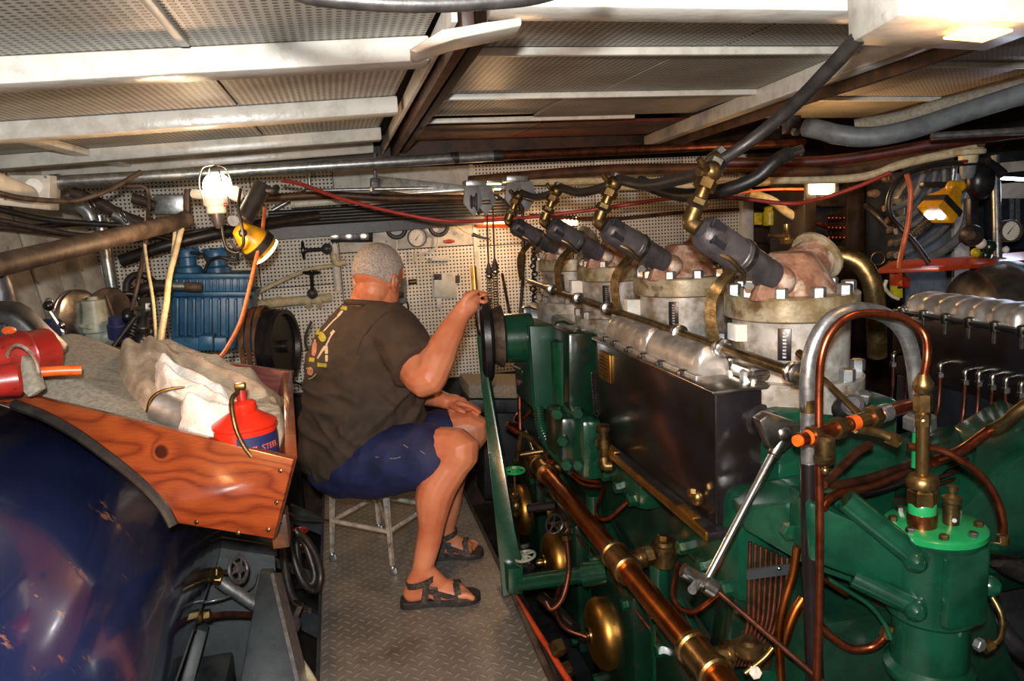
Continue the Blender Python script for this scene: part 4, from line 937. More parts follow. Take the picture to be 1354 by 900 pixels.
# ---- air start valves leaning out over the walkway
def start_valve(first=[None]):
    y = 1.42
    P0, P1 = w(1014, 362, y + .04), w(928, 305, y - .01); d = (P1 - P0).normalized()
    t = thing('start_valve', 'nearest dark grey cylinder valve leaning over its engine cylinder', 'valve', P0, 'leaning dark grey air valves')
    L = (P1 - P0).length
    G().lathe(P0 - d * .015, d, [(0, .028), (.004, .034), (L * .45, .035), (L * .46, .038), (L * .55, .038), (L * .56, .036), (L, .036), (L + .012, .03), (L + .02, .018)], 26).out('barrel', 'grey_cast', t, 30)
    x, yv, zz = frame(d)
    for s in (-1, 1):
        o = P1 - d * .035 + Vector((-.2, -.95, .25)).normalized() * .036 + Vector((0, 0, .016 * s)); 
        G().box(o, (.034, .008, .013), Matrix.Rotation(math.atan2(d.z, d.x) + PI, 3, 'Y').inverted() if False else d.to_track_quat('X', 'Z').to_matrix(), .002).out('slot', 'black', t)
    G().lathe(P0 + d * L * .38, d, [(0, .036), (.0, .040), (.012, .040), (.012, .036)], 24).out('clamp', 'steel', t)
    q = P0 + d * L * .38; tube('clamp_lever', 'brass_dull', t, [q + Vector((-.02, -.04, -.03)), q + Vector((-.05, -.045, .0)), q + Vector((-.075, -.04, .015))], .005, 6)
    nut('clamp_bolt', 'steel', t, q + Vector((-.012, -.045, -.04)), (-.3, -.5, -.3), .025, .012)
    G().ball(P0 - d * .03 + Vector((.01, 0, -.005)), (.035, .035, .035), 14, 9).out('base', 'rust_red', t, 80)
    G().prism([P0 + Vector((-.04, -.02, -.055)), P0 + Vector((.03, -.02, -.06)), P0 + Vector((.03, -.02, -.01)), P0 + Vector((-.02, -.02, .0))], (0, .03, 0), .004).out('base_lug', 'rust_red', t)
    # brass elbow and cock on top
    e0, e1, e2, e3 = P1 + d * .01, w(913, 290, y), w(930, 250, y), w(944, 222, y + .01)
    tube('elbow', 'brass_dull', t, [e0, e1 + Vector((0, 0, -.006)), e1 + (e2 - e1) * .35], .017, 12)
    u = (e3 - e1).normalized()
    G().hexa(e1 + u * .03, e1 + u * .045, .022).out('union_nut', 'brass_dull', t, 25)
    cyl('pipe', 'brass', t, e1 + u * .04, e2 + u * .02, .014)
    G().hexa(e2, e2 + u * .022, .023).out('union_nut', 'brass', t, 25)
    G().ball(e2 + u * .04, .022, 12, 8).out('cock_body', 'brass_dull', t, 80)
    tube('cock_handle', 'brass', t, [e2 + u * .04, e2 + u * .04 + Vector((-.025, -.02, .008)), e2 + u * .04 + Vector((-.04, -.025, .025))], .007, 8)
    G().hexa(e3, e3 + u * .02, .02).out('union_nut', 'steel', t, 25)
    # bent bronze link down to the rail
    lk = [w(968, 357, y - .02), w(950, 378, y - .02), w(940, 398, y - .01), w(941, 430, y - .01), w(945, 450, y - .01)]
    lk = catmull(lk, 5); R = []
    for i, p in enumerate(lk):
        tn = (lk[min(i + 1, len(lk) - 1)] - lk[max(i - 1, 0)]).normalized(); sd = Vector((.75, -.55, .25)); sd = (sd - tn * sd.dot(tn)).normalized(); nn = tn.cross(sd)
        R.append([p + sd * .011 + nn * .0035, p - sd * .011 + nn * .0035, p - sd * .011 - nn * .0035, p + sd * .011 - nn * .0035])
    G().rings(R).out('link_bar', 'brass_dull', t, 30)
    return t
sv = start_valve()
for dy, lab in ((.55, 'second dark grey cylinder valve leaning over its engine cylinder'), (1.1, 'third dark grey cylinder valve leaning over its engine cylinder'), (1.65, 'farthest dark grey cylinder valve, close to the pulley blocks')): dup(sv, (0, dy, 0), lab)

# ---- starting air rail with collars and white blocks
t = thing('air_rail', 'long thin bronze rod with collars running in front of the cylinders', 'rod', w(945, 452, X=.84))
r0, r1 = w(700, 372, X=.84), w(1078, 502, X=.84); cyl('rod', 'brass_dull', t, r0, r1, .0115)
rd = (r1 - r0).normalized()
for px, py in ((803, 405), (730, 381), (897, 431), (955, 454), (1052, 492), (765, 392)):
    p = w(px, py, X=.84); p = r0 + rd * (p - r0).dot(rd)
    G().lathe(p - rd * .018, rd, [(0, .014), (.004, .021), (.012, .021), (.016, .017), (.022, .022), (.03, .022), (.034, .014)], 18).out('collar', 'steel', t)
for px, py in ((985, 440), (842, 407), (768, 382)): bx('block', px - 12, py - 11, px + 12, py + 12, w(px, py, X=.87).y, .04, 'white', t, .003)

# ---- exhaust pipes behind
for i, y in enumerate(YC[:1]):
    tag(tube('exhaust_pipe', 'brass_dull', None, [w(1080, 344, y + .15), w(1108, 338, y + .13), w(1136, 348, y + .1), w(1152, 372, y + .08), w(1158, 410, y + .08), w(1160, 470, y + .1)], .024, 14), 'olive brass exhaust pipe bending down behind the nearest cylinder', 'pipe')

# ---- lubricator: black box with polished cover
bx0, bx1, by0, by1, bz0, bz1 = .76, .946, 1.436, 2.19, .642, .942
t = thing('lubricator', 'black enamel lubricator box with polished ribbed aluminium cover', 'lubricator', (.85, 1.8, .64))
G().box(((bx0 + bx1) / 2, (by0 + by1) / 2, (bz0 + bz1) / 2), (bx1 - bx0, by1 - by0, bz1 - bz0), bev=.006).out('tank', 'black_gloss', t)
G().box(((bx0 + bx1) / 2, (by0 + by1) / 2, bz1 + .004), (bx1 - bx0 + .024, by1 - by0 + .024, .009), bev=.003).out('lid_plate', 'steel', t)
def hump(y0, y1, x0, x1, h, name='ribbed_cover'):
    n = 14; m = 26; R = []
    for j in range(m + 1):
        v = j / m; y = y0 + (y1 - y0) * v; e = min(1, v / .05, (1 - v) / .05); ring = []
        for i in range(n + 1):
            a = PI * i / n; bmp = .006 * max(0, math.sin(v * (y1 - y0) / .055 * 2 * PI)) ** 2 * math.exp(-((i - n * .38) / 1.6) ** 2)
            rr = (.82 + .18 * e ** .5)
            ring.append(Vector(((x0 + x1) / 2 - (x1 - x0) / 2 * math.cos(a) * rr, y, bz1 + .008 + (h + bmp) * math.sin(a) ** .75 * rr)))
        R.append(ring)
    return G().rings(R).out(name, 'alu', t, 50)
hump(1.56, 1.855, .775, .872, .066); hump(1.868, 2.165, .775, .872, .066)
G().box((.772, 1.86, bz1 + .013), (.018, .66, .012), bev=.003).out('hinge_rail', 'alu', t)
for y in (1.60, 1.72, 1.83, 1.93, 2.04, 2.12):
    G().box((.766, y, bz1 + .012), (.018, .022, .016), bev=.003).out('latch', 'black_cast', t); nut('latch_screw', 'steel', t, (.757, y, bz1 + .012), (-1, 0, 0), .008, .006)
G().box((.897, 1.50, bz1 + .024), (.085, .10, .034), bev=.014).out('filler_cover', 'chrome', t)
for x, y in ((.862, 1.455), (.93, 1.45), (.862, 1.55), (.93, 1.548)): nut('screw', 'steel', t, (x, y, bz1 + .008), Z, .012, .007)
G().lathe((.885, 1.60, bz1 + .008), Z, [(0, .022), (.012, .022), (.014, .016), (.03, .016), (.034, .01)], 18).out('filler_cap', 'alu', t); G().lathe((.86, 1.64, bz1 + .008), Z, [(0, .014), (.03, .012), (.04, .006)], 14).out('breather', 'steel', t)
pl = G().box((bx0 - .002, 2.115, .872), (.004, .10, .085), bev=.001).out('name_plate', 'brass_gold', t)
g = G()
for k in range(6): g.box((bx0 - .0045, 2.115, .90 - k * .011), (.001, .08 - .01 * (k % 2), .003))
g.out('plate_lines', 'brass_dull', pl, smooth=False)
G().box((.845, 1.79, .632), (.235, .76, .018), bev=.004).out('shelf', 'black_cast', t)
G().box((.727, 1.77, .634), (.008, .72, .02), bev=.002).out('shelf_edge', 'brass_gold', t); G().box((.738, 2.02, .646), (.02, .09, .006), bev=.002).out('shelf_clip', 'brass_gold', t); G().box((.738, 1.52, .646), (.02, .08, .006), bev=.002).out('shelf_clip', 'brass_gold', t)
G().ball((bx0 - .01, 1.50, .685), (.016, .016, .02), 14, 8).out('drain_cock', 'brass', t, 80); nut('drain_nut', 'brass', t, (bx0 - .02, 1.5, .70), (-1, 0, .2), .012, .011)
bo = w(1006, 556, 1.425); G().lathe(bo + Vector((0, .012, 0)), (0.05, -1, 0), [(0, .036), (.01, .036), (.014, .026), (.03, .026), (.032, .03), (.05, .028), (.055, .016)], 22).out('shaft_gland', 'black_cast', t)
G().cyl(bo + Vector((0, -.04, 0)), w(1030, 568, 1.32), .012).out('drive_shaft', 'steel', t)
# crank lever (bright steel) and linkage
t = thing('crank_lever', 'bright steel crank lever hanging from the black lubricator box', 'lever', w(1030, 575, 1.33))
h0, h1 = w(1028, 590, 1.32), w(934, 768, 1.27); ld = (h1 - h0).normalized()
cyl('arm', 'chrome', t, h0, h1, .0095, .0085, n=16)
G().lathe(h0 - ld * .012, ld, [(0, .014), (.03, .013), (.034, .010)], 16).out('ferrule', 'steel', t)
G().prism([w(1004, 556, 1.31), w(1018, 546, 1.31), w(1064, 562, 1.31), w(1058, 580, 1.31), w(1036, 600, 1.31), w(1020, 594, 1.31)], (0, .034, 0), .006).out('clamp_head', 'steel', t)
G().lathe(w(1036, 573, 1.315), (0, -1, .1), [(0, .014), (.008, .014), (.012, .008)], 14).out('pinch_bolt', 'steel', t)
tag_ax = (w(962, 788, 1.25) - w(904, 752, 1.28)).normalized()
G().lathe(w(902, 752, 1.28), tag_ax, [(0, .012), (.003, .015), (.03, .015), (.034, .012), (.05, .012), (.054, .018), (.075, .018), (.08, .012)], 18).out('knuckle', 'steel', t)
cyl('cross_pin', 'galv', t, w(915, 780, 1.24), w(930, 762, 1.28), .009)
cyl('link_rod', 'copper_dark', t, w(950, 782, 1.25), w(1100, 912, 1.12), .0055, n=10)

# ---- copper manifold pipe along the crankcase
t = thing('water_manifold', 'long copper brown manifold pipe with brass tees along the crankcase', 'pipe', (.68, 2, .385))
XM, ZM = .685, .385
cyl('run', 'copper_bright', t, (XM, 2.76, ZM), (XM, 1.1, ZM), .029, n=22)
for py_, px_ in ((655, 720), (745, 822), (880, 932)):
    y = w(px_, py_, X=XM).y
    G().lathe((XM, y + .065, ZM), (0, -1, 0), [(0, .036), (.004, .041), (.018, .041), (.022, .036), (.10, .036), (.104, .041), (.118, .041), (.122, .036)], 22).out('tee', 'brass', t)
    G().lathe((XM, y, ZM), (1, 0, .12), [(.02, .024), (.05, .024), (.05, .029), (.065, .029)], 16).out('branch', 'brass', t)
    nut('branch_nut', 'brass', t, (XM + .068, y, ZM + .008), (1, 0, .12), .025, .027)
    G().lathe((XM + .125, y, ZM - .03), Z, [(0, .026), (.005, .03), (.05, .03), (.052, .036), (.066, .036), (.068, .03), (.078, .028), (.082, .02)], 20).out('check_valve', 'brass_dull', t)
    nut('valve_cap', 'brass', t, (XM + .125, y, ZM + .05), Z, .014, .018); cyl('stub', 'brass', t, (XM + .1, y, ZM + .01), (XM + .18, y, ZM + .02), .022)
G().lathe((XM, 2.76, ZM), (1, .0, .05), [(0, .03), (.03, .024), (.03, .03), (.05, .03), (.052, .022), (.09, .022), (.09, .03), (.11, .03), (.115, .024), (.15, .026)], 16).out('end_branch', 'brass', t); G().ball((XM, 2.77, ZM), .033, 14, 10).out('elbow', 'brass', t, 80)

# ---- reversing lever stand, control box, drum
t = thing('lever_stand', 'tall green flat bar stand with a round green tube at its foot', 'stand', w(676, 785, 2.35))
top, bot = w(632, 448, 2.62), w(668, 790, 2.38)
G().prism([w(630, 447, 2.62), w(637, 440, 2.62), w(680, 700, 2.42), w(692, 748, 2.38), w(690, 782, 2.36), w(664, 790, 2.36), w(650, 640, 2.48)], (.012, .03, 0), .004).out('flat_bar', 'green', t)
cyl('foot_tube', 'green', t, w(678, 772, 2.36), w(826, 752, 2.16), .028, n=20); G().lathe(w(770, 760, 2.23), w(826, 752, 2.16) - w(770, 760, 2.23), [(0, .028), (.004, .04), (.09, .04)], 20).out('socket', 'green', t)
bx('foot_block', 672, 752, 692, 786, 2.33, .07, 'green', t, .006)
t = thing('control_disc', 'dark edge-on control wheel with bright rim handle gripped by the man', 'wheel', w(640, 440, 2.62))
cw = w(641, 446, 2.68)
G().lathe(cw, (1, -.12, 0), [(-.02, .12), (-.02, .15), (-.01, .165), (.012, .165), (.022, .15), (.022, .12), (.0, .11), (0, .02), (-.0, .01)], 40).out('rim', 'black_cast', t)
G().lathe(cw + Vector((.03, 0, 0)), (1, -.12, 0), [(0, .10), (.03, .115), (.035, .115), (.04, .10)], 36).out('bronze_disc', 'rust', t)
tube('grip_lever', 'steel', t, [w(629, 388, 2.60), w(632, 405, 2.6), w(634, 430, 2.61), w(640, 446, 2.63)], .0135, 12)
tag(G().cyl(w(626, 352, 2.72), w(629, 395, 2.7), .011, n=14).out('brass_rod', 'brass_gold'), 'upright polished brass rod handle above the man\'s gripping hand', 'handle')
tag(G().lathe(cw + Vector((.07, -.008, -.01)), (1, -.12, 0), [(0, .04), (0, .085), (.005, .09), (.10, .09), (.105, .085), (.11, .03)], 36).out('chain_drum', 'green'), 'round green drum between the control wheel and green control box', 'drum')
t = thing('control_box', 'tall green steel control box standing aft of the engine', 'box', w(705, 545, 2.6))
fq = [w(699, 431, 2.55), w(736, 431, 2.55), w(741, 541, 2.55), w(706, 541, 2.55)]
G().prism(fq, w(676, 420, 2.82) - w(699, 431, 2.55), .004).out('casing', 'green_box', t)
for i in (1, 3): G().tube([fq[i], fq[(i + 1) % 4]], .005, 6, smooth=False).out('corner_strip', 'green', t)
for py in (455, 475, 505): nut('bolt', 'rust', t, w(688, py, 2.66), (-.8, -.5, 0), .015, .012)
tube('side_handle', 'green', t, [w(678, 484, 2.75), w(690, 489, 2.62), w(690, 496, 2.62)], .005, 6)
tag(tube('conduit_hose', 'green_box', None, [(712, 540, 2.56), (716, 565, 2.52), (728, 590, 2.45), (744, 608, 2.38), (756, 622, 2.32)], .018, 12), 'ribbed green flexible conduit curving from the green control box', 'hose')
g = G()
P = catmull(ws([(712, 540, 2.56), (716, 565, 2.52), (728, 590, 2.45), (744, 608, 2.38), (756, 622, 2.32)]), 7)
for a, b in zip(P, P[1:]): g.torus(a, b - a, .018, .003, 12, 5)
g.out('rib', 'green', bpy.data.objects['conduit_hose'])
for i, P in enumerate([[(720, 545, 2.6), (728, 575, 2.5), (742, 590, 2.45)], [(728, 545, 2.6), (734, 572, 2.5), (756, 585, 2.4)], [(756, 622, 2.32), (770, 632, 2.25), (792, 637, 2.2)], [(756, 628, 2.32), (772, 640, 2.25), (796, 643, 2.2)]]):
    tag(tube('copper_line', 'copper', None, P, .006), ['left of two small copper lines below the control box', 'right of two small copper lines below the control box', 'upper thin copper line leaving the ribbed conduit end', 'lower thin copper line leaving the ribbed conduit end'][i], 'pipe')
# green castings left of the lubricator
t = thing('governor_housing', 'green rust-stained casting below the far end of lubricator box', 'housing', w(775, 640, 2.3))
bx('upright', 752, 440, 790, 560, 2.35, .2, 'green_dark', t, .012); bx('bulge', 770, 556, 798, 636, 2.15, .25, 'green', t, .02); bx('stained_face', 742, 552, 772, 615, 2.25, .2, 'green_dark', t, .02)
cyl('column', 'green', t, w(742, 450, 2.45), w(748, 560, 2.45), .04)
for px, py in ((738, 545), (745, 580), (750, 612), (765, 612), (765, 544)): nut('bolt', 'green', t, w(px, py, 2.16), (-.4, -1, 0), .03, .018)
g = G()
for k in range(14): g.torus(w(785.5 + k * .3, 494 + k * 4, 2.16), (0, 1, 0), .008, .003, 8, 5)
g.out('chain', 'black_cast', t)
t = thing('oil_cup', 'upright brass fitting with elbow on green casting under the lubricator', 'fitting', w(798, 600, 2.0))
G().lathe(w(799, 612, 2.02), Z, [(0, .014), (.05, .014), (.05, .02), (.075, .02), (.076, .016), (.10, .016), (.101, .022), (.115, .022), (.118, .014)], 14).out('body', 'brass_dull', t)
tube('elbow', 'brass_dull', t, [(798, 606, 2.02), (800, 615, 2.01), (810, 616, 2.0)], .017, 10)
for i, (px, py) in enumerate(((690, 640),)):
    valve('angle_valve', 'brass valve with green handwheel standing beside the green lever stand', w(682, 668, 2.55), (0, .3, -1), w(680, 622, 2.55), .036, hmat='green_bright')
    tag(G().lathe(w(667, 685, 2.6), Z, [(0, .02), (.01, .03), (.07, .03), (.09, .022)], 16).out('green_cup', 'green_bright'), 'small bright green cup with an orange cap behind the brass valve', 'cup')
    G().lathe(w(667, 685, 2.6) + Z * .09, Z, [(0, .026), (.02, .028), (.035, .015)], 16).out('cap', 'orange_plastic', bpy.data.objects['green_cup'])
tag(G().cyl(w(698, 672, 2.5), w(735, 668, 2.45), .016).out('black_pipe', 'black_gloss'), 'short black pipe between the brass valve and copper manifold', 'pipe')
valve('lower_valve', 'dark valve with pale green handwheel lying above the floor edge', w(700, 760, 2.4), (0, .3, -1), w(694, 735, 2.4), .036, mat='black_cast', hmat='grey_green')
valve('drain_tap', 'brass drain valve hanging under the copper manifold at its first tee', w(748, 700, 2.15), (0, 0, 1), w(733, 693, 2.12), .03, hmat='black_cast', s=.8)
tag(tube('drain_line', 'copper_dark', None, [(750, 715, 2.14), (752, 755, 2.12), (744, 790, 2.1), (730, 805, 2.1), (722, 795, 2.12)], .009), 'dull copper pipe looping down from the brass drain valve', 'pipe')
tag(tube('sump_line', 'copper_dark', None, [(742, 770, 2.3), (735, 800, 2.2), (745, 828, 2.1), (776, 842, 2.05)], .008), 'thin copper pipe running to the nearest brass dome nut', 'pipe')
t = thing('tiller_levers', 'crossed bronze levers and bent rods behind the lever stand', 'levers', w(690, 590, 2.8))
tube('lever', 'copper', t, [(670, 560, 2.8), (684, 570, 2.8)], .014, 10); tube('lever', 'brass_dull', t, [(684, 570, 2.8), (702, 580, 2.75), (718, 596, 2.7)], .012)
tube('bent_rod', 'brass_dull', t, [(690, 574, 2.78), (686, 590, 2.75), (685, 612, 2.7)], .012); cyl('upright_rod', 'copper_dark', t, w(687, 524, 2.85), w(688, 572, 2.8), .01); cyl('cross_rod', 'brass_dull', t, w(688, 601, 2.72), w(718, 596, 2.7), .01)
t = thing('aft_bench', 'brown topped box behind the lever stand under the pegboard', 'box', w(668, 540, 3.6))
bx('top', 620, 509, 706, 527, 3.6, .3, 'canvas', t, .01); bx('side', 620, 528, 700, 546, 3.62, .28, 'grey_steel', t, .01); bx('plinth', 640, 546, 696, 660, 3.7, .2, 'soot', t, .01)
# strips on the floor edge
for i, (P, m) in enumerate([([(668, 745, 2.58), (742, 905, 1.92)], 'black_cast'), ([(660, 740, 2.6), (732, 905, 1.92)], 'rust'), ([(676, 780, 2.4), (755, 905, 1.9)], 'red_oxide')]):
    tag(tube('floor_pipe', m, None, P, .012 if i < 2 else .010), ['black pipe along the walkway edge', 'rusty thin pipe hugging the tread plate edge', 'orange red painted strip along the bilge edge'][i], 'pipe')
tag(G().cyl(w(716, 790, 2.3), w(760, 830, 2.1), .02).out('bilge_union', 'black_gloss'), 'black pipe piece lying in bilge left of the nearest dome', 'pipe')
for k, (px, py) in enumerate(((735, 850), (745, 880))): tag(G().hexa(w(px, py, 2.0), w(px + 6, py + 14, 1.97), .026).out('pipe_union', 'brass_dull'), ['upper brass hex union in the bilge left of nearest dome', 'lower brass hex union in the bilge left of nearest dome'][k], 'fitting')
# ================================================================ ENGINE FRONT END: pump, pipes
YP = 1.12
pc = w(1236, 694, YP); pz = pc.z
t = thing('fuel_pump', 'green cylindrical pump with bright green top flange at the right front', 'pump', (pc.x, pc.y, .3))
G().lathe(pc + Z * -.012, Z, [(0, .084), (.003, .087), (.013, .087), (.016, .083), (.016, .02)], 44).out('top_flange', 'green_bright', t)
G().lathe(pc + Z * -.175, Z, [(0, .074), (.006, .079), (.14, .080), (.155, .084), (.163, .084)], 44).out('body', 'green', t)
G().lathe(pc + Z * -.30, Z, [(0, .076), (.01, .080), (.018, .080), (.03, .068), (.125, .067)], 40).out('lower_body', 'green', t)
for k in range(8):
    a = 2 * PI * k / 8 + .25; nut('bolt', ['steel', 'brass_dull'][k % 2], t, pc + Vector((.071 * math.cos(a), .071 * math.sin(a), .003)), Z, .010, .0085)
G().box(pc + Vector((.002, -.07, -.09)), (.09, .03, .15), rotz(.0), .012).out('web', 'green', t)
for dx, dz in ((-.074, -.04), (-.071, -.135), (.082, -.115)): 
    q = pc + Vector((dx, -.035, dz)); G().lathe(q, (-.3 if dx < 0 else .6, -.9, 0), [(0, .02), (.012, .02), (.02, .017), (.028, .008)], 16).out('cap_screw', 'green', t)
nut('drain_nut', 'galv', t, pc + Vector((.03, -.077, -.20)), (.2, -1, 0), .012, .012); tube('drain_pipe', 'brass_dull', t, [pc + Vector((.045, -.075, -.212)), pc + Vector((.075, -.08, -.20)), pc + Vector((.10, -.06, -.17)), pc + Vector((.098, -.03, -.135)), pc + Vector((.085, -.01, -.12))], .006); nut('drain_union', 'brass', t, pc + Vector((.045, -.078, -.213)), (1, 0, .3), .02, .011)
# bracket arm joining pump to engine
t = thing('pump_bracket', 'green cast bracket arm carrying the green pump', 'bracket', (.9, 1.2, .5))
ax0 = pc + Vector((-.03, .02, -.035)); far = Vector((.86, 1.34, .66))
G().prism([pc + Vector((-.02, -.035, -.045)), pc + Vector((-.02, -.035, -.145)), w(1070, 742, 1.17), w(1070, 662, 1.17)], (.02, .10, .0), .01).out('web', 'green', t)
cyl('rib', 'green', t, pc + Vector((-.06, -.04, -.045)), w(1118, 660, 1.15), .022, n=16); cyl('rib', 'green', t, pc + Vector((-.06, -.04, -.137)), w(1128, 762, 1.15), .020, n=16)
G().prism([w(975, 672, 1.36), w(1075, 660, 1.22), w(1135, 640, 1.2), w(1135, 775, 1.2), w(1075, 752, 1.22), w(985, 702, 1.36)], (.03, .12, 0), .008).out('front_plate', 'green', t)
nut('bolt', 'green', t, w(1040, 700, 1.26), (-.1, -1, 0), .02, .017); nut('bolt', 'steel', t, w(1072, 706, 1.19), (-.1, -1, 0), .014, .012)
G().prism([w(985, 700, 1.42), w(1050, 730, 1.40), w(1050, 920, 1.38), w(950, 920, 1.42)], (.05, .15, 0), .01).out('lower_plate', 'green_dark', t)
# brass union stack on top of the pump
t = thing('brass_union_stack', 'stack of brass unions and copper block on top of green pump', 'fitting', pc)
s0 = w(1219, 692, YP); s1 = w(1221, 498, YP); sd = (s1 - s0); L = sd.length
def st(a): return s0 + sd * ((692 - a) / 194)
sdn = sd.normalized(); q = lambda a, b: ((692 - a) / 194 * L, b)
G().lathe(s0, sdn, [q(694, .025), q(684, .026), q(676, .026)], 26).out('copper_block', 'copper', t)
G().lathe(s0, sdn, [q(678, .024), q(664, .024), q(662, .022)], 26).out('green_band', 'green_bright', t)
G().hexa(st(664), st(644), .026).out('lower_nut', 'brass', t, 25); G().lathe(s0, sdn, [q(646, .02), q(640, .028), q(632, .028), q(627, .024), q(624, .016)], 24).out('gland', 'brass', t)
G().lathe(s0, sdn, [q(626, .0115), q(552, .0115)], 18).out('stem', 'brass', t)
G().hexa(st(560), st(545), .0135).out('collar', 'brass', t, 25); G().hexa(st(541), st(520), .0165).out('nut', 'brass', t, 25)
G().lathe(s0, sdn, [q(553, .013), q(546, .010), q(536, .010)], 16).out('neck', 'brass', t)
G().lathe(s0, sdn, [q(518, .013), q(512, .0175), q(506, .0175), q(500, .013), q(494, .009)], 20).out('union_cone', 'brass', t)
t = thing('priming_cup', 'small tarnished brass cup standing beside the union stack on pump', 'cup', w(1257, 690, YP))
G().lathe(w(1257, 695, YP - .01), Z, [(0, .014), (.045, .0145), (.048, .017), (.056, .017), (.058, .012), (.064, .006), (.066, .006), (.068, .009), (.078, .009)], 20).out('body', 'brass_dull', t); G().cyl(w(1262, 688, YP - .023), w(1262, 688, YP - .03), .004, n=10).out('hole', 'black', t)
# grey pipe arch
t = thing('grey_pipe_arch', 'thick grey galvanised pipe arching over in front of the nearest cylinder', 'pipe', w(1068, 610, 1.2))
tube('arch', 'galv', t, [(1070, 625, 1.2), (1069, 560, 1.2), (1068, 505, 1.2), (1074, 462, 1.2), (1092, 428, 1.2), (1118, 413, 1.2), (1146, 410, 1.21), (1176, 420, 1.22), (1198, 444, 1.22), (1208, 480, 1.22), (1212, 520, 1.22), (1216, 552, 1.22)], .0145, 14, 6)
cyl('tape', 'brass_dull', t, w(1069, 544, 1.2), w(1069, 527, 1.2), .0155, n=18)
G().hexa(w(1216, 566, 1.22), w(1216, 548, 1.22), .03).out('union', 'galv', t, 25); cyl('green_stub', 'green_bright', t, w(1214, 618, 1.21), w(1216, 560, 1.22), .013)
tube('black_lower', 'black_gloss', t, [(1070, 612, 1.2), (1071, 700, 1.19), (1074, 800, 1.18), (1078, 910, 1.16)], .0165, 14)
tag(tube('copper_arch', 'copper', None, [(1080, 910, 1.12), (1083, 800, 1.13), (1084, 700, 1.14), (1083, 600, 1.15), (1083, 520, 1.16), (1086, 472, 1.16), (1098, 440, 1.16), (1120, 420, 1.16), (1148, 414, 1.16), (1186, 418, 1.15), (1212, 430, 1.14), (1224, 446, 1.13), (1226, 470, 1.12), (1222, 496, 1.12)], .0075, 12, 6), 'copper pipe arching beside the grey pipe down into the brass unions', 'pipe')
tag(tube('copper_riser', 'copper_bright', None, [(1054, 722, 1.22), (1048, 760, 1.22), (1036, 800, 1.22), (1030, 840, 1.22), (1034, 905, 1.22)], .0085, 10), 'bright copper pipe with bends left of the black upright pipe', 'pipe')
tag(tube('copper_bend', 'copper_bright', None, [(1062, 790, 1.24), (1052, 806, 1.24), (1042, 830, 1.24), (1036, 850, 1.24)], .0105, 10), 'short bright copper bend beside the black upright pipe', 'pipe')
tag(tube('copper_loop', 'copper_bright', None, [(1084, 764, 1.16), (1094, 768, 1.16), (1120, 785, 1.16)], .0055, 8), 'thin copper line sloping right under the pump bracket', 'pipe')
tag(tube('copper_drain', 'copper', None, [(1084, 826, 1.18), (1100, 842, 1.17), (1125, 857, 1.16), (1150, 856, 1.15), (1166, 846, 1.14), (1172, 834, 1.14)], .008, 10), 'copper pipe curving up to a fitting at the pump foot', 'pipe')
tag(G().hexa(w(1170, 842, 1.14), w(1176, 826, 1.14), .012).out('drain_fitting', 'brass'), 'brass nut at the pump foot on the curving copper pipe', 'fitting')
tag(tube('green_line', 'green', None, [(1095, 765, 1.16), (1120, 780, 1.15), (1150, 800, 1.14), (1170, 825, 1.13), (1178, 845, 1.12)], .0045, 8), 'thin green line running down from bracket to the pump foot', 'pipe')
t = thing('copper_line_bundle', 'bundle of thin dull copper lines clamped on the green engine front', 'pipes', w(1010, 790, 1.35))
for i in range(8): tube('line', 'copper_dark', t, [(992 + i * 7, 716 + i * 3, 1.34), (990 + i * 7, 780, 1.33), (988 + i * 6, 830, 1.32), (970 + i * 5, 880, 1.32)], .0045, 8)
G().slab([w(986, 752, 1.325), w(1046, 744, 1.325), w(1046, 757, 1.325), w(986, 765, 1.325)], -.006).out('clamp_strip', 'grey_steel', t); ball('clamp_screw', 'steel', t, w(1030, 751, 1.318), .005, 8, 6)
G().lathe(w(990, 868, 1.25), Z, [(0, .02), (.01, .028), (.03, .028), (.032, .02), (.04, .018)], 18).out('filter_cup', 'brass_dull', t); tube('cross_valve', 'brass', t, [(985, 890, 1.2), (1010, 870, 1.2), (1022, 856, 1.2)], .0055)
nut('white_nut', 'white', t, w(996, 886, 1.2), (0, -1, 0), .014, .012)
# big brass cross assembly in front of the nearest cylinder
t = thing('brass_cross_fitting', 'row of oily brass fittings with orange paint marks behind the grey pipe', 'fitting', w(1090, 590, 1.12))
b0, b1 = w(1056, 582, 1.13), w(1200, 536, 1.22); bd = (b1 - b0); bl = bd.length; bdn = bd.normalized()
def bs(f): return b0 + bd * f
cyl('pipe', 'copper', t, bs(.0), bs(1.0), .013, n=16)
cyl('orange_end', 'orange_plastic', t, bs(-.02), bs(.08), .010, .014, n=16)
for a, b, r, m in ((.10, .16, .019, 'brass_dull'), (.30, .38, .02, 'brass_dull'), (.62, .70, .021, 'brass_dull')): G().hexa(bs(a), bs(b), r).out('union_nut', m, t, 25)
cyl('orange_band', 'orange_plastic', t, bs(.44), bs(.50), .0145, n=16); cyl('sleeve', 'brass_dull', t, bs(.42), bs(.6), .014, n=16); cyl('grey_sleeve', 'galv', t, bs(.72), bs(.8), .017, n=16)
G().lathe(w(1090, 616, 1.12), Z, [(0, .008), (.006, .016), (.012, .019), (.018, .019), (.02, .017), (.05, .017), (.055, .012)], 20).out('tee_body', 'brass_dull', t); G().ball(w(1091, 622, 1.12), (.007, .007, .008), 10, 7).out('drip_plug', 'brass', t, 80)
tube('branch', 'brass_dull', t, [bs(.5) + Vector((0, 0, -.012)), w(1160, 572, 1.17), w(1190, 585, 1.15)], .010); nut('branch_nut', 'brass_dull', t, w(1176, 578, 1.155), (1, 0, -.5), .02, .014)
t = thing('shutoff_cock', 'dark cock with a long flat brass handle behind the brass fittings', 'valve', w(1130, 545, 1.3))
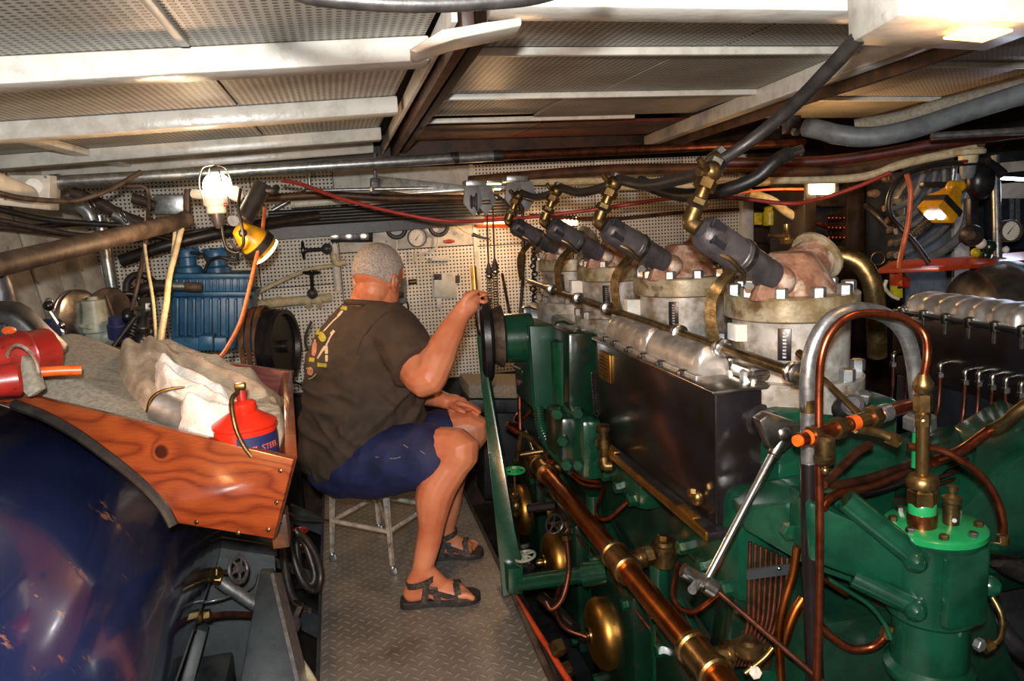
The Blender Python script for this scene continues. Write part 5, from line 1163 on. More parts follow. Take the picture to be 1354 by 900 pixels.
G().prism([w(1086, 500, 1.27), w(1094, 500, 1.27), w(1148, 552, 1.22), w(1140, 556, 1.22)], (.0, .008, .002), .001).out('handle', 'brass', t)
G().ball(w(1122, 540, 1.32), (.035, .03, .028), 14, 9).out('body', 'black_cast', t, 80); G().lathe(w(1130, 538, 1.3), (-.6, -.5, .4), [(0, .022), (.02, .022), (.026, .015)], 16).out('bonnet', 'grey_cast', t); nut('cap_nut', 'galv', t, w(1140, 530, 1.32), (0, -.3, 1), .02, .016)
tag(tube('flat_bar', 'brass_dull', None, [(1056, 466, 1.3), (1064, 474, 1.28), (1075, 488, 1.27)], .008, 8), 'short bronze pin poking up behind the grey pipe arch', 'pin')
# copper pipes sweeping right
tag(tube('copper_sweep', 'copper_dark', None, [(1088, 640, 1.15), (1098, 632, 1.17), (1130, 600, 1.2), (1150, 588, 1.22)], .0085, 10), 'dull copper pipe dipping behind the brass tee', 'pipe')
tag(tube('copper_sweep', 'copper_dark', None, [(1092, 630, 1.17), (1102, 640, 1.18), (1140, 634, 1.22), (1190, 618, 1.3), (1215, 608, 1.35)], .008, 10), 'dark copper pipe running right across the green deck, upper one', 'pipe')
tag(tube('copper_sweep', 'copper', None, [(1088, 672, 1.15), (1094, 662, 1.16), (1110, 652, 1.18), (1150, 644, 1.22), (1200, 624, 1.3)], .0085, 10), 'copper pipe branching off the copper arch towards the pump', 'pipe')
tag(tube('black_sweep', 'black_gloss', None, [(1060, 655, 1.2), (1110, 656, 1.22), (1160, 648, 1.27), (1205, 634, 1.33)], .007, 10), 'black cable under the copper pipes on green deck', 'cable')
tag(tube('copper_main', 'copper', None, [(1236, 610, 1.4), (1270, 596, 1.42), (1300, 575, 1.42), (1316, 565, 1.42)], .0125, 12), 'thick copper pipe rising right between the pump and elbow fittings', 'pipe')
tag(tube('brass_elbow_pipe', 'brass_dull', None, [(1310, 570, 1.41), (1328, 560, 1.41), (1345, 545, 1.41), (1364, 532, 1.4)], .016, 12), 'oily brass elbow pipe at the right edge joining thick copper pipe', 'pipe')
tag(tube('copper_feed', 'copper', None, [(1200, 590, 1.2), (1240, 594, 1.18), (1270, 608, 1.16), (1298, 630, 1.15), (1318, 660, 1.14), (1326, 690, 1.13), (1326, 704, 1.13)], .0075, 10), 'copper pipe curving over from the unions down to right of pump', 'pipe')
tag(G().lathe(w(1326, 718, 1.13), Z, [(0, .011), (.016, .011), (.018, .008)], 14).out('feed_nut', 'brass'), 'brass nut at the lower end of copper feed pipe right of pump', 'nut')
tag(tube('green_stub_pipe', 'green', None, [(1300, 722, 1.13), (1322, 724, 1.14), (1345, 728, 1.2)], .014, 12), 'green pipe stub projecting right from the green pump top', 'pipe')
for i in range(4):
    tag(tube('thin_copper_line', 'copper_dark', None, [(1210, 622 + 8 * i, 1.4), (1250, 610 + 9 * i, 1.43), (1300, 590 + 10 * i, 1.48), (1354, 572 + 10 * i, 1.5)], .005, 8), ['topmost of the thin copper lines running right behind pump', 'second thin copper line running right behind pump', 'third thin copper line running right behind pump', 'lowest thin copper line running right behind pump'][i], 'pipe')
# green casting at the right edge
t = thing('green_side_casting', 'big sloping green casting at the right edge behind pump', 'casting', (1.5, 1.3, .3))
G().prism([w(1255, 690, 1.35), w(1345, 606, 1.35), w(1420, 560, 1.35), w(1420, 760, 1.35), w(1300, 760, 1.35)], (.05, .25, .0), .01).out('sloping_web', 'green', t)
G().prism([w(1140, 590, 1.42), w(1200, 570, 1.5), w(1260, 560, 1.6), w(1290, 590, 1.5), w(1230, 640, 1.36), w(1140, 640, 1.36)], (0, .05, -.05), .008).out('deck_pad', 'green', t)
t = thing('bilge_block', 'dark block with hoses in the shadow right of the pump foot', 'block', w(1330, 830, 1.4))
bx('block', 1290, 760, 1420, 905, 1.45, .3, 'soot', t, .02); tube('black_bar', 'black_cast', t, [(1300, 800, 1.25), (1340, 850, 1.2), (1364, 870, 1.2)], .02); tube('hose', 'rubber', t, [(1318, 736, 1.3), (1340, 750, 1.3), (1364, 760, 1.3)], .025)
# ---- second engine's lubricator at the right with elbows
t = thing('second_lubricator', 'long black lubricator with silver humped lids at the right edge', 'lubricator', (1.75, 1.7, .8))
def hump2(y0, y1):
    n, m = 12, 44; R = []
    for j in range(m + 1):
        v = j / m; y = y0 + (y1 - y0) * v; e = min(1, v / .06, (1 - v) / .06); rr = .8 + .2 * e ** .5; ring = []
        sc = .0065 * math.cos(y / .062 * 2 * PI)
        for i in range(n + 1):
            a = PI * i / n; ring.append(Vector((1.785 - (.075 + sc * math.exp(-((i - 3) / 3) ** 2)) * math.cos(a) * rr, y, .975 + (.058 + sc * .3) * math.sin(a) ** .45 * rr)))
        R.append(ring)
    return G().rings(R).out('humped_lid', 'alu', t, 50)
hump2(1.60, 2.02); hump2(1.12, 1.58)
G().box((1.82, 1.57, .87), (.24, .95, .20), bev=.008).out('tank', 'black_gloss', t); G().box((1.715, 1.57, .975), (.05, .93, .012), bev=.003).out('flange', 'black_cast', t)
for k in range(11): 
    y = 2.0 - k * .085; G().lathe((1.70, y, .962), Z, [(0, .011), (.008, .014), (.026, .014), (.03, .008)], 12).out('thumb_nut', 'steel', t); cyl('stud', 'steel', t, (1.70, y, .93), (1.70, y, .965), .005, n=8)
G().box((1.80, 1.57, .62), (.16, .95, .30), bev=.01).out('back_panel', 'black_panel', t)
for i, (px, py) in enumerate(((1182, 470), (1200, 468), (1244, 483), (1277, 492), (1295, 494), (1313, 498), (1331, 502), (1351, 508))):
    p = w(px, py, X=1.675); y = p.y
    tt = thing('feed_elbow', 'bright elbow fitting with a thin copper line below, %s along the black lubricator' % ['farthest', 'second farthest', 'third farthest', 'fourth farthest', 'fifth farthest', 'sixth farthest', 'seventh farthest', 'nearest'][i], 'fitting', p, 'bright elbow fittings with copper lines')
    tube('elbow', 'steel', tt, [p + Vector((.06, -.0, .010)), p + Vector((.02, 0, .008)), p + Vector((.0, 0, .002)), p + Vector((0, 0, -.022))], .008, 10)
    G().hexa(p + Vector((0, 0, -.034)), p + Vector((0, 0, -.02)), .012).out('nut', 'steel', tt, 25)
    dn = .10 + .01 * (i % 3)
    if i > 1: tube('copper_line', 'copper_dark', tt, [p + Vector((0, 0, -.03)), p + Vector((.0, 0, -.09)), p + Vector((-.015, -.01, -.14)), p + Vector((-.07, -.04, -.19)), p + Vector((-.17, -.09, -.235))], .006, 8)
    else: tube('copper_line', 'copper_dark', tt, [p + Vector((0, 0, -.03)), p + Vector((-.0, 0, -.12)), p + Vector((-.005, 0, -.18))], .006, 8)

# ================================================================ RIGHT BACKGROUND
t = thing('heater_cabinet', 'dark brown black cabinet with copper coils in its front opening', 'cabinet', w(1110, 400, 3.3))
YCb = 3.3
bx('left_post', 1063, 240, 1080, 400, YCb, .3, 'dark_box', t, .006); bx('right_post', 1120, 233, 1144, 400, YCb, .3, 'dark_box', t, .006); bx('top_rail', 1080, 236, 1120, 273, YCb, .3, 'dark_box', t, .006); bx('bottom_rail', 1080, 328, 1120, 400, YCb, .3, 'dark_box', t, .006); bx('back_plate', 1078, 270, 1122, 332, YCb + .12, .1, 'black', t, .004)
for r_ in range(3):
    for c_ in range(6): 
        x = 1096 + c_ * 5; y = 288 + r_ * 13
        tube('coil_bend', 'copper', t, [(x, y - 4, YCb + .1), (x, y, YCb + .02), (x, y + 5, YCb + .1)], .007, 6)
tube('coil_lead', 'copper', t, [(1078, 295, YCb + .02), (1090, 298, YCb + .02), (1104, 302, YCb + .08)], .012)
t = thing('warm_lamp', 'square lit lamp glowing warm on the dark cabinet top', 'lamp', w(1090, 246, 3.2))
bx('lens', 1077, 237, 1105, 257, 3.25, .06, 'lamp_warm', t, .012); bx('housing', 1104, 236, 1110, 258, 3.23, .08, 'galv', t, .006)
lamp('warm_lamp_glow', 'POINT', w(1090, 247, 3.0), 7, (1, .55, .22), .06)
t = thing('black_header_panel', 'blue black steel panel with pipe stubs and grey hoses beside the cabinet', 'panel', w(1170, 400, 3.2))
G().prism([w(1145, 232, 3.28), w(1196, 226, 3.0), w(1196, 400, 3.0), w(1145, 400, 3.28)], (.05, .05, 0), .004).out('panel', 'black_panel', t)
torus('port_ring', 'brass_dull', t, w(1161, 342, 3.12), (-.5, -1, 0), .03, .006)
tube('black_strap', 'black', t, [(1145, 272, 3.2), (1160, 285, 3.1), (1176, 302, 3.05)], .016)
ST = [(1172, 276, 1206, 262), (1176, 292, 1212, 282), (1178, 305, 1214, 297), (1180, 322, 1224, 306), (1178, 338, 1226, 324), (1178, 350, 1232, 340)]
AR = [[(1176, 276), (1196, 270), (1210, 258), (1218, 243), (1222, 224)], [(1182, 292), (1206, 284), (1222, 266), (1232, 246), (1237, 224)], [(1184, 306), (1210, 296), (1232, 276), (1246, 250), (1249, 222)], [(1184, 322), (1214, 308), (1240, 288), (1256, 258), (1262, 218)], [(1184, 338), (1216, 326), (1246, 304), (1262, 280), (1276, 250)], [(1184, 351), (1226, 342), (1262, 320), (1278, 296), (1282, 262)]]
for i, (a, P) in enumerate(zip(ST, AR)):
    tube('hose', 'grey_plank' if i != 3 else 'galv', t, [(x, y, 2.95 - .01 * i) for x, y in P], .014 if i != 5 else .021, 12)
    G().lathe(w(a[0] - 4, a[1], 2.96), (1, -.1, .08), [(0, .013), (.01, .018), (.05, .018), (.06, .014)], 14).out('hose_stub', 'rust', t)
g = G(); P = catmull(ws([(x, y, 2.9) for x, y in [(1206, 312), (1222, 300), (1236, 286)]]), 8)
for a, b in zip(P, P[1:]): g.torus(a, b - a, .025, .005, 12, 5)
g.out('spring_guard', 'steel', t)
G().prism([w(1187, 262, 2.9), w(1204, 236, 2.9), w(1210, 240, 2.9), w(1194, 262, 2.9)], (0, .03, 0), .004).out('bright_bracket', 'galv', t)
G().lathe(w(1152, 256, 3.1), (-.3, -1, 0), [(0, .018), (.05, .018), (.05, .013), (.07, .013)], 14).out('stub', 'rust', t); G().lathe(w(1171, 236, 3.0), (-.3, -1, 0), [(0, .018), (.05, .018), (.05, .013), (.07, .013)], 14).out('stub', 'rust', t)
tag(G().prism([w(1196, 215, 3.35), w(1262, 205, 3.35), w(1262, 780, 3.35), w(1196, 780, 3.35)], (0, .02, 0)).out('grey_bulkhead', 'grey_plank'), 'grey painted bulkhead sheet behind the curved grey hoses', 'bulkhead')
tag(G().prism([w(1262, 230, 3.3), w(1282, 228, 3.3), w(1282, 780, 3.3), w(1262, 780, 3.3)], (0, .02, 0)).out('white_bulkhead_strip', 'plank'), 'pale painted strip right of the grey bulkhead sheet', 'strip')
tag(G().prism([w(1282, 205, 3.6), w(1400, 195, 3.6), w(1400, 420, 3.6), w(1282, 420, 3.6)], (0, .02, 0)).out('dark_bulkhead', 'grey_steel'), 'dark grey bulkhead at the right edge behind the gauge', 'bulkhead')
for i, (y0, y1) in enumerate(((212, 226), (240, 262))): tag(G().prism([w(1322, y0 + 3, 3.3), w(1400, y0 - 4, 3.3), w(1400, y1 - 4, 3.3), w(1322, y1 + 3, 3.3)], (0, .06, 0), .004).out('pale_shelf', 'plank'), ['upper pale shelf board in the top right corner', 'lower pale shelf board below the cold tube light'][i], 'shelf')
# black gear and lamps right
t = thing('hand_lamp', 'yellow square hand lamp with glowing white lens hanging at the right', 'lamp', w(1244, 275, 2.6))
ha, hb = w(1262, 250, 2.6), w(1232, 290, 2.6); hd = (hb - ha).normalized(); x, y, z = frame(hd)
def ring4(c, a, b): return [c + x * a + y * b, c - x * a + y * b, c - x * a - y * b, c + x * a - y * b]
G().rings([ring4(ha + hd * .0, .022, .022), ring4(ha + hd * .03, .03, .03), ring4(ha + hd * .06, .05, .045), ring4(ha + hd * .13, .056, .05)]).out('body', 'yellow_plastic', t, 30)
G().rings([ring4(ha + hd * .07, .057, .052), ring4(ha + hd * .095, .06, .055)]).out('rubber_band', 'rubber', t, 30)
for s in (-.025, .025): G().rings([ring4(ha + hd * .131 + x * s, .014, .016), ring4(ha + hd * .140 + x * s, .014, .016)]).out('lens', 'tube_cold', t, 30)
tube('hook_arm', 'yellow_plastic', t, [ha + hd * .02, w(1258, 245, 2.6), w(1268, 246, 2.6)], .02, 10); G().ball(w(1270, 246, 2.6), .022, 12, 8).out('knob', 'yellow_plastic', t, 80)
tag(tube('orange_cord', 'wire_orange', None, [(1199, 230, 2.5), (1204, 250, 2.5), (1203, 275, 2.5), (1200, 300, 2.5), (1193, 330, 2.5), (1189, 352, 2.45), (1190, 376, 2.4)], .0095, 10), 'orange red cord hanging down to the red shelf at the right', 'cord')
tag(tube('black_hose_loop', 'rubber', None, [(1300, 214, 2.6), (1240, 218, 2.6), (1196, 232, 2.6), (1178, 255, 2.6), (1176, 280, 2.6), (1190, 300, 2.6), (1210, 322, 2.55), (1228, 348, 2.5)], .011, 10), 'black cable looping in front of the grey hoses', 'cable')
t = thing('pendant_lamp', 'unlit white cast lamp holder with clear jar at the right', 'lamp', w(1282, 210, 2.6))
G().lathe(w(1280, 216, 2.6), Z, [(0, .03), (.004, .034), (.03, .036), (.035, .06), (.05, .062), (.06, .05)], 22).out('holder', 'wire_cream', t); G().lathe(w(1279, 236, 2.6), Z, [(0, .02), (.02, .028), (.05, .03)], 18).out('jar', 'grey_plank', t); cyl('red_mark', 'red_paint', t, w(1274, 213, 2.565), w(1279, 213, 2.565), .006)
t = thing('black_tripod_gear', 'black clamp gear with rotary knob hanging beside the white lamp', 'clamp', w(1300, 260, 2.6))
bx('post', 1284, 262, 1294, 312, 2.65, .03, 'black', t, .004); bx('bar', 1222, 240, 1285, 247, 2.72, .03, 'black', t, .004); G().ball(w(1296, 240, 2.62), (.06, .05, .075), 14, 9).out('clamp_body', 'black_cast', t, 80); bx('arm', 1294, 208, 1312, 225, 2.62, .04, 'black', t, .006); tube('arm_tube', 'black', t, [(1304, 214, 2.6), (1316, 222, 2.6), (1326, 230, 2.6)], .02, 10)
G().lathe(w(1281, 311, 2.6), (-.3, -1, 0), [(0, .04), (.02, .045), (.04, .04), (.045, .02), (.06, .018)], 20).out('rotary_knob', 'rubber', t); nut('knob_centre', 'rust', t, w(1281, 311, 2.55), (-.3, -1, 0), .02, .022)
tag(G().cyl(w(1316, 206, 2.7), w(1320, 372, 2.6), .017, n=16).out('post_pipe', 'galv'), 'upright steel post right of the black clamp gear', 'post')
gauge('brass_gauge', 'round brown brass gauge with white dial at the right edge', w(1338, 305, 2.6), (-.25, -1, .08), .046, case='rust', depth=.05)
t = thing('tube_light', 'cold white strip light glowing at the right edge', 'lamp', w(1340, 236, 3.0))
bx('tube', 1326, 233, 1375, 237, 3.0, .03, 'tube_cold', t, .006, dy=3); bx('base', 1322, 229, 1375, 233, 3.0, .05, 'black', t, .004, dy=3)
lamp('tube_light_glow', 'AREA', w(1352, 250, 2.95), 2.2, (.7, .78, 1), .15, w(1352, 330, 2.8))
t = thing('blue_cabinet', 'blue black locker with bright vertical edges under tube light', 'cabinet', w(1340, 330, 3.2))
bx('door', 1322, 262, 1400, 330, 3.25, .1, 'black_panel', t, .006); bx('bright_edge', 1338, 262, 1341, 318, 3.24, .02, 'galv', t, .001); bx('bright_edge', 1346, 262, 1349, 318, 3.24, .02, 'galv', t, .001)
t = thing('red_shelf', 'orange red painted shelf bar carrying gear right of cabinet', 'shelf', w(1240, 352, 2.4))
G().prism([w(1160, 356, 2.45), w(1242, 353, 2.3), w(1400, 340, 2.55), w(1400, 329, 2.75), w(1262, 340, 2.65), w(1180, 345, 2.65)], (0, 0, -.016), .002).out('shelf_top', 'red_oxide', t)
for px, py, Y, m in ((1190, 362, 2.4, 'red_oxide'),): bx('bracket', px - 4, py, px + 4, py + 20, Y, .04, m, t, .002)
bx('connector', 1184, 378, 1194, 394, 2.4, .03, 'yellow', t, .003); tube('grey_lead', 'wire_cream', t, [(1188, 395, 2.4), (1178, 390, 2.4), (1170, 380, 2.4), (1172, 370, 2.4)], .007); bx('terminal', 1196, 366, 1204, 380, 2.4, .04, 'red_paint', t, .003)
t = thing('valve_gear', 'small fittings with green and yellow tags on the red shelf', 'fittings', w(1300, 335, 2.6))
for px, py, r, m in ((1297, 322, .022, 'white'), (1308, 326, .028, 'green_dark'), (1290, 334, .02, 'yellow'), (1303, 337, .022, 'green_dark'), (1330, 330, .014, 'white'), (1316, 345, .022, 'label_blue')): G().ball(w(px, py, 2.62), r, 12, 8).out('fitting', m, t, 80)
t = thing('silver_drum', 'large silver metal drum with blue band behind the humped lids', 'drum', (2.3, 2.0, .8))
dc0 = w(1290, 440, 2.35); dxx = Vector((.96, -.28, 0)).normalized()
G().lathe(dc0 - dxx * .05, dxx, [(0, .18), (.03, .235), (.08, .25), (.14, .255), (.8, .255)], 48).out('shell', 'silver_dome', t)
G().lathe(dc0 + dxx * .10, dxx, [(0, .255), (.002, .266), (.03, .266), (.032, .255)], 48).out('blue_band', 'blue', t)
t = thing('yellow_grease_pot', 'yellow canister with hook plate on a dark red board', 'canister', w(1018, 300, 3.6))
G().lathe(w(1018, 298, 3.6), Z, [(0, .03), (.005, .036), (.07, .036), (.075, .03), (.08, .028), (.085, .03), (.095, .028), (.10, .02)], 22).out('can', 'yellow', t); bx('hook_plate', 998, 281, 1008, 297, 3.6, .01, 'yellow', t, .002)
tag(bx('dark_red_board', 996, 265, 1050, 322, 4.34, .04, 'dark_wood'), 'dark red brown board behind the yellow canister', 'board')
tag(bx('white_post', 982, 262, 997, 345, 4.33, .05, 'white'), 'white painted upright post left of yellow canister', 'post')
t = thing('brass_tap', 'dull brass tap handle standing on top of the nearest cylinder head', 'tap', w(1040, 318, 1.6))
G().lathe(w(1040, 322, 1.58), Z, [(0, .012), (.01, .016), (.02, .012), (.03, .006), (.032, .007), (.045, .006)], 14).out('body', 'brass', t); tube('lever', 'brass_dull', t, [(1040, 311, 1.57), (1028, 312, 1.57), (1017, 311, 1.57)], lambda q: .007 - .003 * q)
# cable strands and pipes on the far right wall / overhead
for i, (P, m, r, lb) in enumerate([([(930, 262, 3.2), (1000, 252, 3.2), (1030, 250, 3.2), (1062, 250, 3.2)], 'wire_orange', .006, 'thin orange rope running along pipes to the cabinet'), ([(990, 255, 3.4), (1020, 265, 3.4), (1040, 280, 3.4), (1062, 292, 3.4)], 'wire_cream', .022, 'pale pipe slanting down behind the yellow canister'), ([(1020, 238, 2.9), (1130, 235, 2.8), (1200, 215, 2.7), (1290, 196, 2.6)], 'wire_cream', .018, 'cream pipe rising right above the cabinet lamp'), ([(1000, 228, 2.9), (1120, 224, 2.8), (1220, 205, 2.7), (1300, 190, 2.6)], 'warm_wood', .022, 'brown pipe rising right above the cream pipe'), ([(960, 215, 3.0), (1100, 212, 2.8), (1240, 190, 2.6), (1370, 172, 2.4)], 'red_wood', .022, 'red brown pipe crossing under the grey insulated pipe')]):
    tag(tube('overhead_pipe', m, None, P, r, 10), lb, 'pipe')
tag(tube('thin_steel_pipe', 'galv', None, [(1232, 180, 2.2), (1300, 176, 2.15), (1370, 172, 2.1)], .012, 12), 'thin bright steel pipe below the grey insulated pipe', 'pipe')
tag(tube('insulated_pipe', 'grey_plank', None, [(1066, 168, 2.35), (1086, 172, 2.3), (1110, 178, 2.25), (1150, 181, 2.2), (1200, 172, 2.15), (1270, 150, 2.1), (1370, 118, 2.0)], .032, 16), 'thick grey insulated pipe curving to the right edge under the deck', 'pipe')
tag(tube('padded_pipe', 'canvas', None, [(1130, 168, 2.3), (1190, 157, 2.22), (1240, 142, 2.15), (1320, 122, 2.08), (1370, 110, 2.0)], .026, 14), 'dirty padded pipe above the grey insulated pipe', 'pipe')
t = thing('pipe_hanger', 'dark hanger bracket at the insulated pipe\'s left end', 'bracket', w(1052, 165, 2.4))
bx('plate', 1042, 152, 1060, 176, 2.4, .04, 'grey_cast', t, .004); nut('bolt', 'steel', t, w(1050, 174, 2.38), (0, -1, -.2), .02, .014)
tag(tube('black_hose', 'rubber', None, [(1176, -20, 1.15), (1140, 42, 1.22), (1090, 98, 1.3), (1040, 148, 1.38), (990, 188, 1.44), (950, 214, 1.46)], lambda q: .0155 - .003 * q, 14, 8), 'long black hose rising from the nearest brass elbow to the deck', 'hose')
def clip_tee(px, py, Y):
    t = thing('hose_tee', 'brass tee and clip joining nearest elbow to the black hose', 'fitting', w(px, py, Y))
    G().ball(w(px, py, Y), .022, 12, 8).out('tee', 'brass_dull', t, 80); G().hexa(w(px + 6, py - 6, Y), w(px + 14, py - 13, Y), .02).out('ferrule', 'steel', t, 25); cyl('side_port', 'brass_dull', t, w(px - 22, py + 14, Y), w(px, py + 6, Y), .011)
    return t
clip_tee(945, 214, 1.47)
t = thing('short_black_hose', 'short thick black hose ending in a steel nozzle below pipes', 'hose', w(1000, 235, 2.0))
tube('hose', 'rubber', t, [(1044, 202, 2.0), (1024, 214, 2.0), (1002, 234, 2.02), (970, 248, 2.06), (936, 255, 2.12), (905, 258, 2.2), (876, 252, 2.3), (846, 240, 2.4)], .021, 12); cyl('nozzle', 'steel', t, w(1040, 204, 2.0), w(1060, 198, 2.0), .014)
EL = [w(944, 222, 1.43) + Vector((0.004, .55 * k, .004)) for k in range(4)]
for k in range(3):
    m1, m2 = EL[k].lerp(EL[k + 1], .3), EL[k].lerp(EL[k + 1], .7)
    tag(tube('valve_hose', 'rubber', None, [EL[k] + Vector((0, .01, 0)), m1 + Vector((.03, 0, -.012)), m2 + Vector((.02, 0, -.022)), EL[k + 1] + Vector((0, -.01, 0))], .0145, 12), ['black hose linking nearest and second brass elbows', 'black hose linking second and third brass elbows', 'black hose linking third and farthest brass elbows'][k], 'hose')
tag(tube('foreground_hose', 'rubber', None, [(330, -40, .80), (400, -8, .80), (480, 2, .80), (560, 5, .80), (640, 2, .80), (720, -8, .80), (800, -40, .80)], .0085, 14, 8), 'dark cable sagging across the top edge of the view', 'cable')
t = thing('ceiling_lamp_box', 'pale lamp housing glowing warm at the top right corner', 'lamp', w(1280, 15, 1.1))
lz = w(1190, 26, 1.15)
G().prism([w(1186, -60, 1.05), w(1400, -60, 1.05), w(1400, 34, 1.05), w(1188, 22, 1.05)], (.06, .20, 0), .01).out('housing', 'white', t)
G().prism([w(1284, 33, 1.06), w(1340, 38, 1.06), w(1340, 42, 1.06), w(1284, 37, 1.06)], (.02, .08, 0), .002).out('lens', 'lamp_orange', t)
lamp('ceiling_lamp_glow', 'POINT', w(1300, 50, 1.0), 2.5, (1, .5, .2), .05)
tag(G().prism([w(1150, -30, 1.2), w(1186, -30, 1.2), w(1200, 40, 1.25), w(1184, 50, 1.25)], (.03, .05, 0), .003).out('rusty_angle', 'rust_red'), 'rusty angle iron left of the pale corner lamp housing', 'angle iron')
tag(G().prism([w(540, 66, 1.30), w(585, 38, 1.30), w(640, 30, 1.30), w(690, 22, 1.30), w(690, 34, 1.30), w(600, 52, 1.30), w(550, 70, 1.30)], (.01, .09, .0), .004).out('beam_end_plate', 'white'), 'chipped white plate at the left end of near right beam', 'plate')
# ================================================================ MAN ON THE STOOL
M['skin'] = simple('skin', '#c08663', .5, 0, '#b3714f', 7, (.35, .7), .15, 160)
sk = NT('skin_warm'); 
sk.col(sk.ramp(sk.noise(9, 6), [(.35, hx('#cc8560')), (.6, hx('#bd6d4a')), (.8, hx('#ab5a3e'))])); sk.set(.48, 0); sk.b.inputs['Subsurface Weight'].default_value = .08; sk.b.inputs['Subsurface Radius'].default_value = (.01, .004, .002); sk.bump(sk.noise(180, 4), .12, .002)
M['skin'] = sk.m
M['hair'] = simple('short_grey_hair', '#b5aaa0', .7, 0, '#877d75', 120, (.4, .62), .8, 260)
M['shirt'] = simple('dark_brown_cotton', '#45362a', .85, 0, '#392c20', 6, (.4, .7), .25, 240)
M['shorts'] = simple('navy_cloth', '#1d2350', .7, 0, '#171b40', 8, (.4, .7), .3, 200)
M['sandal'] = simple('dark_sandal_sole', '#2a2827', .6, 0, '#1b1a1a', 20, (.4, .7), .3)
M['strap'] = simple('sandal_strap', '#2c2624', .7, 0, '#4b443d', 60, (.5, .6), .3)
M['eye'] = simple('eye_white', '#e6e0d8', .2); M['iris'] = simple('eye_iris', '#3b4a55', .2); M['lip'] = simple('lips', '#a4594a', .5)
M['print_white'] = simple('print_white', '#d8cdb8', .7, 0, '#b8a37c', 160, (.4, .6)); M['print_yellow'] = simple('print_yellow', '#c9bb3c', .7, 0, '#8e8a30', 160, (.4, .6)); M['print_pink'] = simple('print_pink', '#d39a80', .7, 0, '#a8604a', 120, (.4, .6))

def limb(g, P, R, n=14, seg=5, flat=False):
    """tapered limb through joints with a radius per joint, rounded ends"""
    P = [Vector(p) for p in P]
    Pc = catmull(P, seg); m = len(P) - 1
    def rad(i):
        f = i / seg; k = min(int(f), m - 1); u = f - k; u = u * u * (3 - 2 * u); return R[k] * (1 - u) + R[k + 1] * u
    rr = [rad(i) for i in range(len(Pc))] if len(P) > 2 else R
    rings = []; px = None
    N = len(Pc)
    for i in range(N):
        t = (Pc[min(i + 1, N - 1)] - Pc[max(i - 1, 0)]).normalized()
        if px is None: px = frame(t)[0]
        px = (px - t * px.dot(t)).normalized(); py = t.cross(px)
        def ring(c, r): return [c + (px * math.cos(2 * PI * k / n) + py * math.sin(2 * PI * k / n)) * r for k in range(n)]
        if i == 0:
            for a in (80, 55, 28): rings.append(ring(Pc[0] - t * rr[0] * math.sin(math.radians(a)), rr[0] * math.cos(math.radians(a))))
        rings.append(ring(Pc[i], rr[i]))
        if i == N - 1 and not flat:
            for a in (28, 55, 80): rings.append(ring(Pc[i] + t * rr[i] * math.sin(math.radians(a)), rr[i] * math.cos(math.radians(a))))
    g.rings(rings)
def ell(g, rows, fx, n=30):
    """loft of ellipses: rows of (centre, half width along side, half depth along facing)"""
    R = []
    f = Vector((fx[0], fx[1], 0)).normalized(); s = Vector((f.y, -f.x, 0))
    for c, a, b in rows:
        R.append([Vector(c) + s * (a * abs(math.cos(t)) ** .9 * math.copysign(1, math.cos(t))) + f * (b * abs(math.sin(t)) ** .9 * math.copysign(1, math.sin(t))) for t in [2 * PI * k / n for k in range(n)]])
    g.rings(R)
def remesh(g, name, voxel, it=6, fac=.5):
    bmesh.ops.recalc_face_normals(g.bm, faces=g.bm.faces[:])
    me = bpy.data.meshes.new(name); g.bm.to_mesh(me); g.bm.free()
    o = bpy.data.objects.new(name, me); COL.objects.link(o)
    md = o.modifiers.new('r', 'REMESH'); md.mode = 'VOXEL'; md.voxel_size = voxel
    sm = o.modifiers.new('s', 'SMOOTH'); sm.iterations = it; sm.factor = fac
    bpy.context.view_layer.update()
    m2 = bpy.data.meshes.new_from_object(o.evaluated_get(bpy.context.evaluated_depsgraph_get()))
    bpy.data.objects.remove(o); return m2
def wrinkle(me, fn):
    nr = [v.normal.copy() for v in me.vertices]
    for v, n_ in zip(me.vertices, nr): v.co = v.co + n_ * fn(v.co)
    me.update()

man = thing('person', 'grey haired man in a dark printed T-shirt and navy shorts, seated, gripping a lever', 'person', (.05, 2.8, 0))
TF = (.80, .60)
hipc = w(478, 610, 2.82); S = [(hipc + Vector((0, 0, -.03)), .17, .14), (hipc + Vector((0, 0, .03)), .195, .17), (w(480, 560, 2.82), .20, .185), (w(482, 510, 2.82), .20, .18), (w(480, 465, 2.83), .195, .155), (w(482, 432, 2.84), .175, .125), (w(484, 412, 2.845), .12, .09), (w(486, 402, 2.85), .07, .07)]
SB = [(c, a * .93, b * .93) for c, a, b in S[:-2]] + [(S[-2][0], .085, .07), (S[-1][0], .05, .05)]
hc = w(500, 369, 2.86); HF = Vector((.66, .70, -.42)).normalized(); HS = HF.cross(Z).normalized(); HU = HS.cross(HF)
HR = Matrix((HS, HF, HU)).transposed()
def hp(x, y, z): return hc + HR @ Vector((x, y, z))
shR, elR, wrR = w(522, 440, 2.69), w(562, 503, 2.50), w(606, 420, 2.58)
shL, elL, wrL = w(470, 432, 3.02), w(540, 512, 3.0), w(590, 530, 2.87)
hiR, knR, anR = w(478, 612, 2.72), w(606, 592, 2.49), w(558, 755, 2.49)
hiL, knL, anL = w(492, 600, 2.92), w(622, 565, 2.83), w(588, 712, 2.83)
g = G()
ell(g, SB, TF)
limb(g, [w(484, 415, 2.85), w(488, 395, 2.855), hp(0, -.02, -.05)], [.085, .068, .064])
